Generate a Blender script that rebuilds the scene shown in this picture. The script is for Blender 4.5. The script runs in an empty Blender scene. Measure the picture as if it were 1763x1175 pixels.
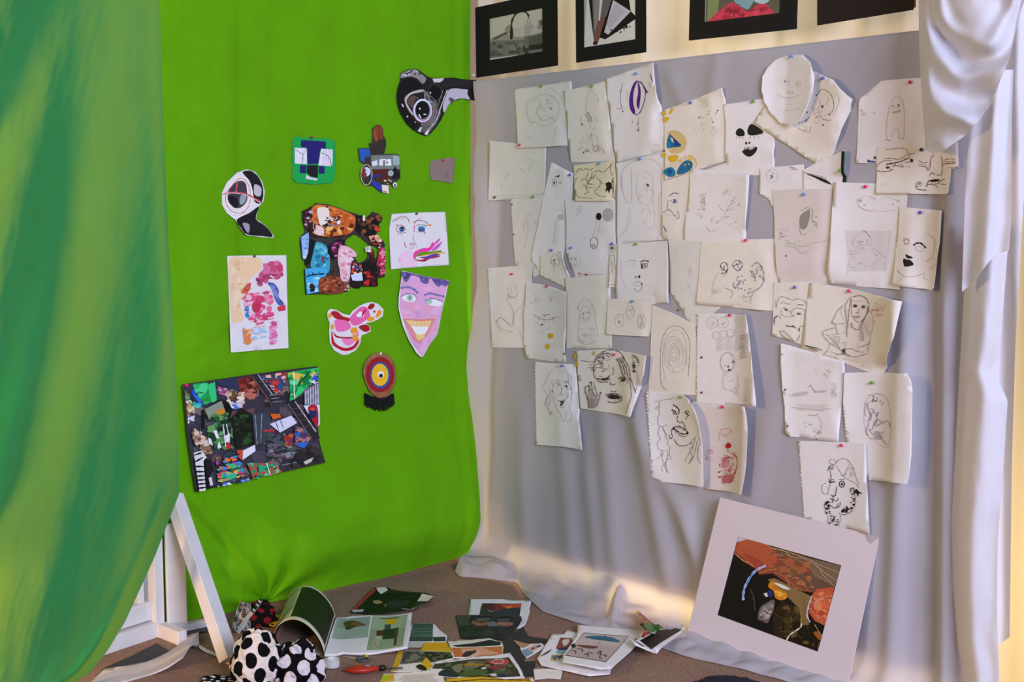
import bpy, bmesh, math, random
from mathutils import Vector, Matrix, noise as mnoise

# ------------------------------------------------------------------ camera, world, lights, exposure
scene = bpy.context.scene
COL = scene.collection
IW, IH, FPX = 1763.0, 1175.0, 2232.0
CAM = Vector((0, 0, 1.25)); PITCH = math.radians(6.06)
cd = bpy.data.cameras.new('camera'); cam = bpy.data.objects.new('camera', cd); COL.objects.link(cam)
cam.location = CAM; cam.rotation_euler = (math.pi/2 - PITCH, 0, 0)
cd.sensor_width = 36.0; cd.lens = 36.0*FPX/IW; cd.clip_end = 60
scene.camera = cam
scene.view_settings.view_transform = 'Standard'; scene.view_settings.look = 'None'
scene.view_settings.gamma = 1.0; scene.view_settings.use_curve_mapping = False
scene.view_settings.exposure = -0.46
world = bpy.data.worlds.new('room_air'); scene.world = world; world.use_nodes = True
bg = world.node_tree.nodes['Background']; bg.inputs[0].default_value = (.55, .62, .92, 1); bg.inputs[1].default_value = .30

def area(name, loc, target, size, power, col, size_y=None):
    l = bpy.data.lights.new(name, 'AREA'); l.energy = power; l.color = col; l.size = size
    if size_y: l.shape = 'RECTANGLE'; l.size_y = size_y
    o = bpy.data.objects.new(name, l); COL.objects.link(o); o.location = loc
    o.rotation_euler = (Vector(target)-Vector(loc)).to_track_quat('-Z', 'Y').to_euler()
    return o
area('warm_room_lamp', (-3.3, 1.95, 1.75), (.6, 3.7, .9), .9, 84, (1, .66, .34))
area('cool_window', (2.0, -1.5, 2.3), (0.0, 4.0, .85), 2.0, 450, (.69, .75, 1.0), 1.6)
sl = bpy.data.lights.new('added_warm_spot', 'SPOT'); sl.energy = 260; sl.color = (1, .58, .28); sl.spot_size = math.radians(13); sl.spot_blend = .7; sl.shadow_soft_size = .06  # unseen spot, added to warm the brace and the carpet near it
so = bpy.data.objects.new('added_warm_spot', sl); COL.objects.link(so); so.location = (-2.4, 1.5, .55)
so.rotation_euler = (Vector((-.90, 3.52, .10))-Vector(so.location)).to_track_quat('-Z', 'Y').to_euler()

# ------------------------------------------------------------------ frames and projection
def ray(px, py):
    x = (px-IW/2)/FPX; y = -(py-IH/2)/FPX
    c, s = math.cos(PITCH), math.sin(PITCH)
    return Vector((x, c + y*s, -s + y*c))
def proj(P):
    d = P-CAM; c, s = math.cos(PITCH), math.sin(PITCH)
    dep = d.y*c - d.z*s; up = d.y*s + d.z*c
    return IW/2 + FPX*d.x/dep, IH/2 - FPX*up/dep
class Frame:
    def __init__(s, o, u, v):
        s.o = Vector(o); s.u = Vector(u).normalized(); v = Vector(v); v -= s.u*v.dot(s.u); s.v = v.normalized(); s.n = s.u.cross(s.v)
    def p(s, u, v, w=0): return s.o + s.u*u + s.v*v + s.n*w
    def px(s, x, y, w=0):
        r = ray(x, y); t = ((s.o + s.n*w)-CAM).dot(s.n)/r.dot(s.n); d = CAM + r*t - s.o
        return d.dot(s.u), d.dot(s.v)
    def mat(s): return Matrix(((s.u.x, s.v.x, s.n.x, 0), (s.u.y, s.v.y, s.n.y, 0), (s.u.z, s.v.z, s.n.z, 0), (0, 0, 0, 1)))
FLOOR = Frame((0, 0, 0), (1, 0, 0), (0, 1, 0))
cx, cy = FLOOR.px(816, 962)
CORNER = Vector((cx, cy, 0))
dW = Vector((.644, -.765, 0)); dG = Vector((.765, .644, 0))
WHITE = Frame(CORNER, dW, (0, 0, 1))
GREEN = Frame(CORNER + Vector((-.012, -.0, 0)), dG, (0, 0, 1))
ta = FLOOR.px(0, 1172); tb = FLOOR.px(322, 1066)
TEAL = Frame((ta[0]+.125, ta[1]-.10, 0), (tb[0]-ta[0], tb[1]-ta[1], 0), (0, 0, 1))

# ------------------------------------------------------------------ colour and materials
def lin(c): return c/12.92 if c <= .04045 else ((c+.055)/1.055)**2.4
NAMED = {'k': '18151a', 'g': '989090', 'd': '564b4c', 'f': 'c4bdba', 'F': 'd4cec9', 'b': '6b4a48', 'p': '5a1f8c', 'm': '9a3fa0',
         'r': 'c02030', 'R': 'd98a88', 'y': 'e0b42a', 'w': 'f2eef0', 'B': '1f6a96', 'n': '2a2f80', 'o': 'd98a30', 'P': 'e0559a', 'G': '2f8f4a'}
def rgb(c, gain=1.0):
    if len(c) == 1: c = NAMED[c]
    if len(c) == 3: c = c[0]*2 + c[1]*2 + c[2]*2
    return tuple(min(.92, lin(int(c[i:i+2], 16)/255)*gain) for i in (0, 2, 4))
MATS = {}
def material(name, col, rough=.7, noise=0.0, scale=40, bump=0.0, bscale=400, trans=0.0, tcol=None, spec=.3, metal=0, sheen=0, alpha=None):
    if name in MATS: return MATS[name]
    m = bpy.data.materials.new(name); m.use_nodes = True; nt = m.node_tree; N = nt.nodes; L = nt.links
    bs = N['Principled BSDF']; bs.inputs['Roughness'].default_value = rough; bs.inputs['Specular IOR Level'].default_value = spec
    bs.inputs['Metallic'].default_value = metal
    if sheen: bs.inputs['Sheen Weight'].default_value = sheen
    src = None
    if col == 'attr':
        a = N.new('ShaderNodeAttribute'); a.attribute_name = 'Col'; src = a.outputs['Color']
    else:
        c = rgb(col) if isinstance(col, str) else col
        bs.inputs['Base Color'].default_value = (*c, 1)
        if noise:
            tc = N.new('ShaderNodeTexCoord'); nz = N.new('ShaderNodeTexNoise'); nz.inputs['Scale'].default_value = scale; nz.inputs['Detail'].default_value = 6
            L.new(tc.outputs['Object'], nz.inputs['Vector'])
            rp = N.new('ShaderNodeValToRGB'); e = rp.color_ramp.elements
            e[0].position = .3; e[1].position = .7
            e[0].color = (*[x*(1-noise) for x in c], 1); e[1].color = (*[min(1, x*(1+noise)) for x in c], 1)
            L.new(nz.outputs['Fac'], rp.inputs['Fac']); src = rp.outputs['Color']
    if src: L.new(src, bs.inputs['Base Color'])
    if bump:
        tc = N.new('ShaderNodeTexCoord'); nz = N.new('ShaderNodeTexNoise'); nz.inputs['Scale'].default_value = bscale; nz.inputs['Detail'].default_value = 3
        L.new(tc.outputs['Object'], nz.inputs['Vector']); bp = N.new('ShaderNodeBump'); bp.inputs['Strength'].default_value = bump; bp.inputs['Distance'].default_value = .004
        L.new(nz.outputs['Fac'], bp.inputs['Height']); L.new(bp.outputs['Normal'], bs.inputs['Normal'])
    if trans:
        t = N.new('ShaderNodeBsdfTranslucent'); tcc = tcol or col; tcc = rgb(tcc) if isinstance(tcc, str) else tcc
        t.inputs['Color'].default_value = (*tcc, 1); mx = N.new('ShaderNodeMixShader'); mx.inputs[0].default_value = trans
        out = N['Material Output']; L.new(bs.outputs[0], mx.inputs[1]); L.new(t.outputs[0], mx.inputs[2]); L.new(mx.outputs[0], out.inputs['Surface'])
    MATS[name] = m; return m
PRINT = material('printed_ink', 'attr', .6, spec=.25)
GLOSS = material('glossy_print', 'attr', .5, spec=.2)
PAPER = material('white_paper', 'e9e5e6', .85, .025, 30)
CREAM = material('cream_paper', 'e8e1d8', .85, .03, 30)
GREENISH = material('aged_paper', 'dedcd8', .85, .03, 30)
YELLOWISH = material('yellowed_paper', 'e6ddbe', .85, .05, 18)

# ------------------------------------------------------------------ object helpers
def tag(o, label, cat, group=None):
    o['label'] = label; o['category'] = cat
    if group: o['group'] = group
    return o
def struct(o): o['kind'] = 'structure'; return o
def empty(name, loc):
    o = bpy.data.objects.new(name, None); COL.objects.link(o); o.location = loc; o.empty_display_size = .05; return o
def mesh_obj(name, verts, faces, mat, parent=None, cols=None, smooth=True, origin=None):
    """verts are world coordinates; the object's origin goes to `origin` (or the lowest centre)."""
    vs = [Vector(v) for v in verts]
    if origin is None:
        lo = Vector((min(v.x for v in vs), min(v.y for v in vs), min(v.z for v in vs)))
        hi = Vector((max(v.x for v in vs), max(v.y for v in vs), max(v.z for v in vs)))
        origin = Vector(((lo.x+hi.x)/2, (lo.y+hi.y)/2, lo.z))
    org = Vector(origin)
    me = bpy.data.meshes.new(name); me.from_pydata([tuple(v-org) for v in vs], [], faces)
    if cols is not None:
        at = me.color_attributes.new('Col', 'FLOAT_COLOR', 'CORNER')
        buf = []
        for f, c in zip(faces, cols): buf.extend([c[0], c[1], c[2], 1.0]*len(f))
        at.data.foreach_set('color', buf)
    if smooth: me.polygons.foreach_set('use_smooth', [True]*len(me.polygons))
    me.update(); me.materials.append(mat)
    o = bpy.data.objects.new(name, me); COL.objects.link(o)
    if parent:
        o.parent = parent
        pl = Vector((0, 0, 0)); q = parent
        while q: pl = pl + q.location; q = q.parent
        o.location = org - pl
    else: o.location = org
    return o
def grid_obj(name, fn, nu, nv, mat, parent=None, thick=.0012, colfn=None, keep=None):
    """a cloth or page: fn(a, b) -> world point, a, b in 0..1; given a real thickness behind the surface."""
    P = [[Vector(fn(i/nu, j/nv)) for i in range(nu+1)] for j in range(nv+1)]
    V = [p for row in P for p in row]; n = len(V); w = nu+1
    nrm = []
    for j in range(nv+1):
        for i in range(nu+1):
            du = P[j][min(i+1, nu)]-P[j][max(i-1, 0)]; dv = P[min(j+1, nv)][i]-P[max(j-1, 0)][i]
            k = du.cross(dv); nrm.append(k.normalized() if k.length > 1e-12 else Vector((0, 0, 1)))
    if not thick:
        F = [(j*w+i, j*w+i+1, j*w+w+i+1, j*w+w+i) for j in range(nv) for i in range(nu)]
        return mesh_obj(name, V, F, mat, parent)
    V2 = V + [V[k]-nrm[k]*thick for k in range(n)]
    F = []; C = []
    for j in range(nv):
        for i in range(nu):
            a = j*w+i; q = (a, a+1, a+w+1, a+w)
            c = colfn((i+.5)/nu, (j+.5)/nv) if colfn else None
            F.append(q); C.append(c); F.append(tuple(x+n for x in reversed(q))); C.append(c)
    loop = [(i) for i in range(nu)] + [nu + j*w for j in range(nv)] + [nv*w+nu-i for i in range(nu)] + [(nv-j)*w for j in range(nv)]
    for k in range(len(loop)):
        a, b = loop[k], loop[(k+1) % len(loop)]
        F.append((a, a+n, b+n, b)); C.append(C[0])
    return mesh_obj(name, V2, F, mat, parent, C if colfn else None)
def box_obj(name, frame, u0, u1, v0, v1, w0, w1, mat, parent=None, bev=.002):
    bm = bmesh.new(); bmesh.ops.create_cube(bm, size=1)
    for v in bm.verts: v.co = Vector((u0+(v.co.x+.5)*(u1-u0), v0+(v.co.y+.5)*(v1-v0), w0+(v.co.z+.5)*(w1-w0)))
    if bev: bmesh.ops.bevel(bm, geom=bm.edges[:], offset=bev, segments=2, affect='EDGES', profile=.5)
    bm.verts.index_update()
    vs = [frame.p(*v.co) for v in bm.verts]; fs = [[v.index for v in f.verts] for f in bm.faces]; bm.free()
    return mesh_obj(name, vs, fs, mat, parent, smooth=False)
def beam(name, A, B, across, w, t, mat, parent=None, bev=.002):
    A = Vector(A); B = Vector(B); f = Frame(A, B-A, across)
    return box_obj(name, f, 0, (B-A).length, -w/2, w/2, -t/2, t/2, mat, parent, bev)
def smoothstep(a, b, x):
    t = max(0, min(1, (x-a)/(b-a))) if a != b else (1 if x > a else 0); return t*t*(3-2*t)
def interp(pts, x):
    if x <= pts[0][0]: return pts[0][1]
    for (a, b), (c, d) in zip(pts, pts[1:]):
        if x <= c: return b + (d-b)*(x-a)/(c-a) if c > a else d
    return pts[-1][1]
def catmull(pts, sub=4, closed=False):
    n = len(pts)
    if n < 3: return pts
    out = []
    rng = range(n) if closed else range(n-1)
    for i in rng:
        p0 = pts[(i-1) % n] if closed or i > 0 else pts[i]; p1 = pts[i]; p2 = pts[(i+1) % n]
        p3 = pts[(i+2) % n] if closed or i+2 < n else p2
        for k in range(sub):
            t = k/sub; t2 = t*t; t3 = t2*t
            out.append(tuple(.5*((2*b) + (c-a)*t + (2*a-5*b+4*c-d)*t2 + (-a+3*b-3*c+d)*t3) for a, b, c, d in zip(p0, p1, p2, p3)))
    if not closed: out.append(pts[-1])
    return out
def nz(x, y, z=0): return mnoise.noise(Vector((x, y, z)))

# ------------------------------------------------------------------ sheets of paper and what is drawn on them
CROPS = {'0': (0, 0, 1), 'A': (370, 80, 2.798), 'B': (300, 420, 2.671), 'C': (800, 0, 3.598), 'D': (1180, 0, 3.024), 'E': (820, 220, 2.797),
         'F': (1130, 220, 2.798), 'G': (880, 560, 3.673), 'H': (1180, 560, 3.175), 'I': (130, 840, 3.507), 'J': (390, 980, 5.342),
         'K': (660, 980, 5.877), 'L': (880, 980, 5.185), 'M': (1150, 850, 2.876), 'P1': (310, 620, 5.108), 'P2': (500, 340, 6.296),
         'P3': (370, 280, 3.456), 'P4': (490, 200, 5.687), 'P5': (670, 100, 7.833), 'P6': (540, 460, 4.519), 'P7': (1220, 900, 4.896),
         'Q1': (870, 100, 5.875), 'Q2': (1130, 130, 5.037), 'Q3': (1470, 120, 5.109), 'Q4': (1100, 640, 5.34), 'Q5': (910, 590, 6.184),
         'Q6': (1320, 470, 6.528), 'Q7': (1330, 580, 3.456), 'Q8': (1420, 300, 5.595)}
def crop(k, x, y): a, b, s = CROPS[k]; return a + x/s, b + y/s
def pin_poly(x, y, poly):
    c = False; j = len(poly)-1
    for i in range(len(poly)):
        a, b = poly[i], poly[j]
        if (a[1] > y) != (b[1] > y) and x < (b[0]-a[0])*(y-a[1])/(b[1]-a[1]+1e-12)+a[0]: c = not c
        j = i
    return c
def area2(p): return sum(p[i-1][0]*p[i][1]-p[i][0]*p[i-1][1] for i in range(len(p)))
def cut_poly(pts, lu, lv):
    """triangulate a (possibly concave) outline and cut it along the lines u = lu[i] and v = lv[j]."""
    if area2(pts) < 0: pts = list(reversed(pts))
    us = [p[0] for p in pts]; vs = [p[1] for p in pts]
    bm = bmesh.new()
    vv = [bm.verts.new((p[0], p[1], 0)) for p in pts]
    f = bm.faces.new(vv); bm.normal_update()
    if len(pts) > 3: bmesh.ops.triangulate(bm, faces=[f], ngon_method='EAR_CLIP')
    for ax, lo, hi, lines in ((0, min(us), max(us), lu), (1, min(vs), max(vs), lv)):
        for x in lines:
            if lo+1e-5 < x < hi-1e-5:
                co = [0, 0, 0]; co[ax] = x; no = [0, 0, 0]; no[ax] = 1
                bmesh.ops.bisect_plane(bm, geom=bm.verts[:]+bm.edges[:]+bm.faces[:], dist=1e-7, plane_co=co, plane_no=no)
    bm.verts.index_update()
    V = [(v.co.x, v.co.y) for v in bm.verts]; F = []
    for f in bm.faces:
        ids = [v.index for v in f.verts]
        if area2([V[i] for i in ids]) < 0: ids.reverse()
        F.append(ids)
    bm.free(); return V, F

class Sheet:
    """a sheet lying on a frame: it drapes over the sheets below it, and its free edges lift by `curl`
    except where sheets above press it down."""
    pile = {}
    NG = 18
    def __init__(s, frame, key, outline, curl=(), surf=None, gap=.0012, stiff=1, lift0=0.0, above=()):
        s.f = frame; n = s.NG
        uv0 = [frame.px(*p) for p in outline]
        us = [p[0] for p in uv0]; vs = [p[1] for p in uv0]
        s.bb = (min(us), max(us), min(vs), max(vs)); s.curl = list(curl)
        below = Sheet.pile.setdefault(key, [])
        a, b, c, d = s.bb; mx, my = (b-a)*.05, (d-c)*.05; s.gb = (a-mx, b+mx, c-my, d+my); a, b, c, d = s.gb
        def near(q): return q[0] < b+.03 and q[1] > a-.03 and q[2] < d+.03 and q[3] > c-.03
        low = [q for q in below if near(q.bb)]
        top = []
        for pl in above:
            X = [p[0] for p in pl]; Y = [p[1] for p in pl]; bb = (min(X), max(X), min(Y), max(Y))
            if near(bb): top.append((bb, pl))
        H, M = [], []
        off = [(0, 0)] + [(.008*math.cos(k*1.0472), .008*math.sin(k*1.0472)) for k in range(6)]
        o2 = [(0, 0)] + [(.02*math.cos(k*.7854), .02*math.sin(k*.7854)) for k in range(8)]
        for j in range(n+1):
            hr, mr_ = [], []
            for i in range(n+1):
                u = a+(b-a)*i/n; v = c+(d-c)*j/n; h = surf(u, v) if surf else 0
                for q in low:
                    if q.bb[0]-.01 <= u <= q.bb[1]+.01 and q.bb[2]-.01 <= v <= q.bb[3]+.01 and any(pin_poly(u+x, v+y, q.poly) for x, y in off): h = max(h, q.w(u, v))
                m = 1.0
                for bb, pl in top:
                    if bb[0]-.022 <= u <= bb[1]+.022 and bb[2]-.022 <= v <= bb[3]+.022 and any(pin_poly(u+x, v+y, pl) for x, y in o2): m = 0.0; break
                hr.append(h+gap); mr_.append(m)
            H.append(hr); M.append(mr_)
        def blur(A):
            return [[(A[j][i]*2+A[max(j-1, 0)][i]+A[min(j+1, n)][i]+A[j][max(i-1, 0)]+A[j][min(i+1, n)])/6 for i in range(n+1)] for j in range(n+1)]
        S = [r[:] for r in H]
        for _ in range(14):
            B = blur(S); S = [[max(H[j][i], B[j][i]) for i in range(n+1)] for j in range(n+1)]
        for _ in range(stiff): S = blur(S)
        if stiff > 5:
            up_ = max(H[j][i]-S[j][i] for i in range(n+1) for j in range(n+1)); S = [[q+max(0, up_) for q in r] for r in S]
        s.lu = [a+(b-a)*i/n for i in range(n+1)]; s.lv = [c+(d-c)*j/n for j in range(n+1)]
        K = M
        for _ in range(3):
            B = blur(K); K = [[min(M[j][i], B[j][i]) for i in range(n+1)] for j in range(n+1)]
        s.G = [[S[j][i] + lift0 + K[j][i]*s.curlw(a+(b-a)*i/n, c+(d-c)*j/n) for i in range(n+1)] for j in range(n+1)]
        s.base = S[n//2][n//2]+lift0
        s.poly = uv0
        s.poly = [s.uv(*p) for p in outline]
        below.append(s)
        s.dv, s.df, s.dc, s.n = [], [], [], 0
    def curlw(s, u, v):
        a, b, c, d = s.bb; x = min(1.05, max(-.05, (u-a)/(b-a))); y = min(1.05, max(-.05, (v-c)/(d-c))); r = 0
        for k in s.curl:
            kind, st, lift = k[:3]; pw = k[3] if len(k) > 3 else 1.6
            val = {'R': x, 'L': 1-x, 'B': 1-y, 'T': y, 'BR': (x+1-y)/2, 'BL': (2-x-y)/2, 'TR': (x+y)/2, 'TL': (1-x+y)/2}[kind]
            r += lift*max(0, (val-st)/(1-st))**pw
        return r
    def w(s, u, v):
        a, b, c, d = s.gb; n = s.NG
        x = max(0, min(n-1e-6, (u-a)/(b-a)*n)); y = max(0, min(n-1e-6, (v-c)/(d-c)*n)); i = int(x); j = int(y); x -= i; y -= j; G = s.G
        return (G[j][i]*(1-x)+G[j][i+1]*x)*(1-y)+(G[j+1][i]*(1-x)+G[j+1][i+1]*x)*y
    def uv(s, px, py):
        u, v = s.f.px(px, py, s.base)
        for _ in range(4): u, v = s.f.px(px, py, s.w(u, v))
        return u, v
    def body(s, name, mat, parent=None, thick=.0007, uvpoly=None, color=None):
        V, F = cut_poly(uvpoly or s.poly, s.lu, s.lv); n = len(V)
        top = [s.f.p(u, v, s.w(u, v)) for u, v in V]; bot = [s.f.p(u, v, s.w(u, v)-thick) for u, v in V]
        faces = [tuple(f) for f in F] + [tuple(i+n for i in reversed(f)) for f in F]
        ec = {}
        for f in F:
            for i in range(len(f)): ec[(f[i-1], f[i])] = 1
        for (a, b) in ec:
            if (b, a) not in ec: faces.append((a, a+n, b+n, b))
        return mesh_obj(name, top+bot, faces, mat, parent, [color]*len(faces) if color else None)
    # drawing
    def eps(s): s.n += 1; return .0004 + .00002*s.n
    def fill_uv(s, pts, col):
        if len(pts) < 3: return
        e = s.eps(); V, F = cut_poly(pts, s.lu, s.lv); o = len(s.dv)
        s.dv += [s.f.p(u, v, s.w(u, v)+e) for u, v in V]
        for f in F: s.df.append(tuple(i+o for i in f)); s.dc.append(col)
    def fill(s, pts, col): s.fill_uv([s.uv(*p) for p in pts], col)
    def stroke(s, pts, col, width):
        q = [pts[0]]
        for p in pts[1:]:
            m = max(1, math.ceil(math.hypot(p[0]-q[-1][0], p[1]-q[-1][1])/4.5)); z0 = q[-1]
            q += [(z0[0]+(p[0]-z0[0])*k/m, z0[1]+(p[1]-z0[1])*k/m) for k in range(1, m+1)]
        pts = q; e = s.eps()+.0002; n = len(pts); o = len(s.dv)
        if n < 2: return
        L, R = [], []
        for i in range(n):
            a = pts[max(0, i-1)]; b = pts[min(n-1, i+1)]; dx, dy = b[0]-a[0], b[1]-a[1]; m = math.hypot(dx, dy) or 1
            h = width/2*(.75+.25*math.sin(i*1.7+n)); 
            L.append((pts[i][0]-dy/m*h, pts[i][1]+dx/m*h)); R.append((pts[i][0]+dy/m*h, pts[i][1]-dx/m*h))
        for l, r in zip(L, R):
            for p in (l, r):
                u, v = s.uv(*p); s.dv.append(s.f.p(u, v, s.w(u, v)+e))
        for i in range(n-1):
            a = o+2*i; s.df.append((a, a+2, a+3, a+1)); s.dc.append(col)
    def draw(s, text, gain=1.0):
        k = '0'; rnd = random.Random(len(text)*7+3)
        for line in text.strip().splitlines():
            t = line.split()
            if not t: continue
            if t[0][0] == '@': k = t[0][1:]; continue
            op = t[0]; sc = CROPS[k][2]
            if op in 'slzf':          # smooth stroke, straight stroke, closed smooth stroke, fill;  fs = smooth fill
                col = rgb(t[1], gain)
                if op == 'f': vals = [float(x) for x in t[2:]]; wd = 0
                else: wd = float(t[2]); vals = [float(x) for x in t[3:]]
                pts = [crop(k, vals[i], vals[i+1]) for i in range(0, len(vals)-1, 2)]
                if op == 's': s.stroke(catmull(pts, 4), col, wd)
                elif op == 'z': q = catmull(pts, 4, True); s.stroke(q+[q[0]], col, wd)
                elif op == 'l': s.stroke(pts, col, wd)
                else: s.fill(pts, col)
            elif op == 'fs':
                vals = [float(x) for x in t[2:]]; pts = [crop(k, vals[i], vals[i+1]) for i in range(0, len(vals)-1, 2)]
                s.fill(catmull(pts, 3, True), rgb(t[1], gain))
            elif op in 'oc':          # filled / outlined ellipse: cx cy rx ry [rot]
                col = rgb(t[1], gain); i0 = 2
                if op == 'c': wd = float(t[2]); i0 = 3
                v = [float(x) for x in t[i0:]]; ro = math.radians(v[4]) if len(v) > 4 else 0; m = 14 if op == 'o' else 26
                pts = []
                for q in range(m):
                    a = 2*math.pi*q/m; x = v[2]*math.cos(a); y = v[3]*math.sin(a)
                    pts.append(crop(k, v[0]+x*math.cos(ro)-y*math.sin(ro), v[1]+x*math.sin(ro)+y*math.cos(ro)))
                if op == 'o': s.fill(pts, col)
                else: s.stroke(pts+[pts[0]], col, wd)
            elif op == 'r':           # loose sketch lines: col width x0 y0 x1 y1 n
                col = rgb(t[1], gain); wd = float(t[2]); x0, y0, x1, y1 = [float(x) for x in t[3:7]]
                for _ in range(int(t[7])):
                    a0 = rnd.random()*6.28; rr = .12+.5*rnd.random(); q = []
                    sw = (rnd.random()-.5)*3.2; cxx = (x0+x1)/2+(x1-x0)*(rnd.random()-.5)*.62; cyy = (y0+y1)/2+(y1-y0)*(rnd.random()-.5)*.62
                    for i in range(5):
                        a = a0 + sw*i/4; q.append(crop(k, cxx+(x1-x0)*.42*rr*math.cos(a)+rnd.uniform(-1, 1)*3, cyy+(y1-y0)*.42*rr*math.sin(a)+rnd.uniform(-1, 1)*3))
                    s.stroke(catmull(q, 3), col, wd)
            elif op == 'h':           # hatching: col width x0 y0 x1 y1 n slant
                col = rgb(t[1], gain); wd = float(t[2]); x0, y0, x1, y1 = [float(x) for x in t[3:7]]; n = int(t[7]); sl = float(t[8])
                for i in range(n):
                    y = y0+(y1-y0)*(i+.5)/n
                    s.stroke([crop(k, x0+rnd.uniform(0, .15)*(x1-x0), y+rnd.uniform(-1, 1)), crop(k, (x0+x1)/2, y+sl/2), crop(k, x1-rnd.uniform(0, .15)*(x1-x0), y+sl)], col, wd)
            elif op == 'q':           # scattered patches: cols n smin smax  polygon
                cols = t[1].split(','); n = int(t[2]); a, b = float(t[3]), float(t[4]); vals = [float(x) for x in t[5:]]
                poly = [(vals[i], vals[i+1]) for i in range(0, len(vals)-1, 2)]
                X = [p[0] for p in poly]; Y = [p[1] for p in poly]; done = 0; tries = 0
                while done < n and tries < n*12:
                    tries += 1; x = rnd.uniform(min(X), max(X)); y = rnd.uniform(min(Y), max(Y))
                    if not pin_poly(x, y, poly): continue
                    m = rnd.randint(4, 6); r = 1.5*rnd.uniform(a, b); a0 = rnd.random()*6; asp = rnd.uniform(.4, 1); q = []
                    for i in range(m):
                        an = a0+6.283*i/m; g = r*rnd.uniform(.6, 1.1); xx, yy = x+g*math.cos(an), y+g*asp*math.sin(an)
                        for _ in range(4):
                            if pin_poly(xx, yy, poly): break
                            xx = x+(xx-x)*.6; yy = y+(yy-y)*.6
                        else: xx, yy = x+(xx-x)*.05*(i+1), y
                        q.append(crop(k, xx, yy))
                    s.fill(q, rgb(rnd.choice(cols), gain)); done += 1
    def finish(s, parent, name='drawing', mat=None):
        if s.df:
            o = mesh_obj(name, s.dv, s.df, mat or PRINT, parent, s.dc, smooth=False); o['kind'] = 'stuff'; return o
def perf(p, q, n, d):
    """torn spiral-binding edge from p to q with n notches of depth d px (to the left of travel)."""
    out = []; dx, dy = (q[0]-p[0])/n, (q[1]-p[1])/n; m = math.hypot(dx, dy); ox, oy = -dy/m*d, dx/m*d
    for i in range(n):
        x, y = p[0]+dx*i, p[1]+dy*i
        out += [(x, y), (x+dx*.55, y+dy*.55), (x+dx*.6+ox, y+dy*.6+oy), (x+dx*.9+ox, y+dy*.9+oy), (x+dx*.95, y+dy*.95)]
    return out + [q]
def cp(k, s):
    v = [float(x) for x in s.split()]; return [crop(k, v[i], v[i+1]) for i in range(0, len(v), 2)]
# ------------------------------------------------------------------ setting
def carpet_mat():
    m = bpy.data.materials.new('brown_carpet'); m.use_nodes = True; N = m.node_tree.nodes; L = m.node_tree.links; bs = N['Principled BSDF']
    tc = N.new('ShaderNodeTexCoord'); n1 = N.new('ShaderNodeTexNoise'); n1.inputs['Scale'].default_value = 260; n1.inputs['Detail'].default_value = 4
    n2 = N.new('ShaderNodeTexNoise'); n2.inputs['Scale'].default_value = 6; n2.inputs['Detail'].default_value = 3
    L.new(tc.outputs['Object'], n1.inputs['Vector']); L.new(tc.outputs['Object'], n2.inputs['Vector'])
    r1 = N.new('ShaderNodeValToRGB'); r1.color_ramp.elements[0].position = .33; r1.color_ramp.elements[1].position = .68
    r1.color_ramp.elements[0].color = (*rgb('8a6a58'), 1); r1.color_ramp.elements[1].color = (*rgb('c2a08c'), 1)
    mx = N.new('ShaderNodeMixRGB'); mx.blend_type = 'MULTIPLY'; mx.inputs[0].default_value = .35
    L.new(n1.outputs['Fac'], r1.inputs['Fac']); L.new(r1.outputs[0], mx.inputs[1]); L.new(n2.outputs['Color'], mx.inputs[2]); L.new(mx.outputs[0], bs.inputs['Base Color'])
    bp = N.new('ShaderNodeBump'); bp.inputs['Strength'].default_value = .8; bp.inputs['Distance'].default_value = .006
    L.new(n1.outputs['Fac'], bp.inputs['Height']); L.new(bp.outputs[0], bs.inputs['Normal']); bs.inputs['Roughness'].default_value = 1; bs.inputs['Specular IOR Level'].default_value = .05
    return m
CARPET = carpet_mat()
WOODW = material('white_painted_wood', 'dcd8da', .5, .06, 12, .15, 60)
fl = grid_obj('floor', lambda a, b: (-5+10*a, -2.5+9.5*b, 0), 40, 40, CARPET, thick=.02); struct(fl)
CREAMW = material('cream_wall_paint', 'e8e0d0', .8, .03, 5)
struct(box_obj('wall_back', WHITE, -2.6, 5.2, 0, 2.7, -1.10, -1.0, CREAMW))

vt = [WHITE.px(825, 141)[1], WHITE.px(1590, 50)[1]]
PTOP = sum(vt)/2
UEND = WHITE.px(1700, 600)[0]
# partition panel behind the white sheet
BOARD = material('grey_panel_board', '8f8c92', .8, .05, 8)
pt = empty('partition_panel', WHITE.p(UEND/2, 0, -.05))
tag(pt, 'grey partition panel on short feet under the white sheet', 'partition')
u0 = WHITE.px(866, 600)[0]
box_obj('board', WHITE, u0, UEND-.03, .11, PTOP-.006, -.06, -.014, BOARD, pt)
for uu in (u0+.03, UEND-.09): box_obj('post', WHITE, uu, uu+.05, .0, .13, -.058, -.018, WOODW, pt)
fu = WHITE.px(1062, 1040)[0]
box_obj('foot', WHITE, fu-.02, fu+.02, .0, .10, -.20, -.012, WOODW, pt)

# lamp light in the space behind the partition
pL = WHITE.p(1.0, .32, -.62)
area('warm_floor_lamp_behind', pL, WHITE.p(.85, .03, .0), .35, 30, (1, .78, .45))
area('warm_lamp_behind', WHITE.p(.9, 2.35, -.55), WHITE.p(.8, 1.75, -.95), .5, 20, (1, .88, .74))
area('warm_lamp_gap', WHITE.p(2.35, .22, -.62), WHITE.p(2.2, .42, -.1), .3, 6.5, (1, .82, .56))

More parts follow.
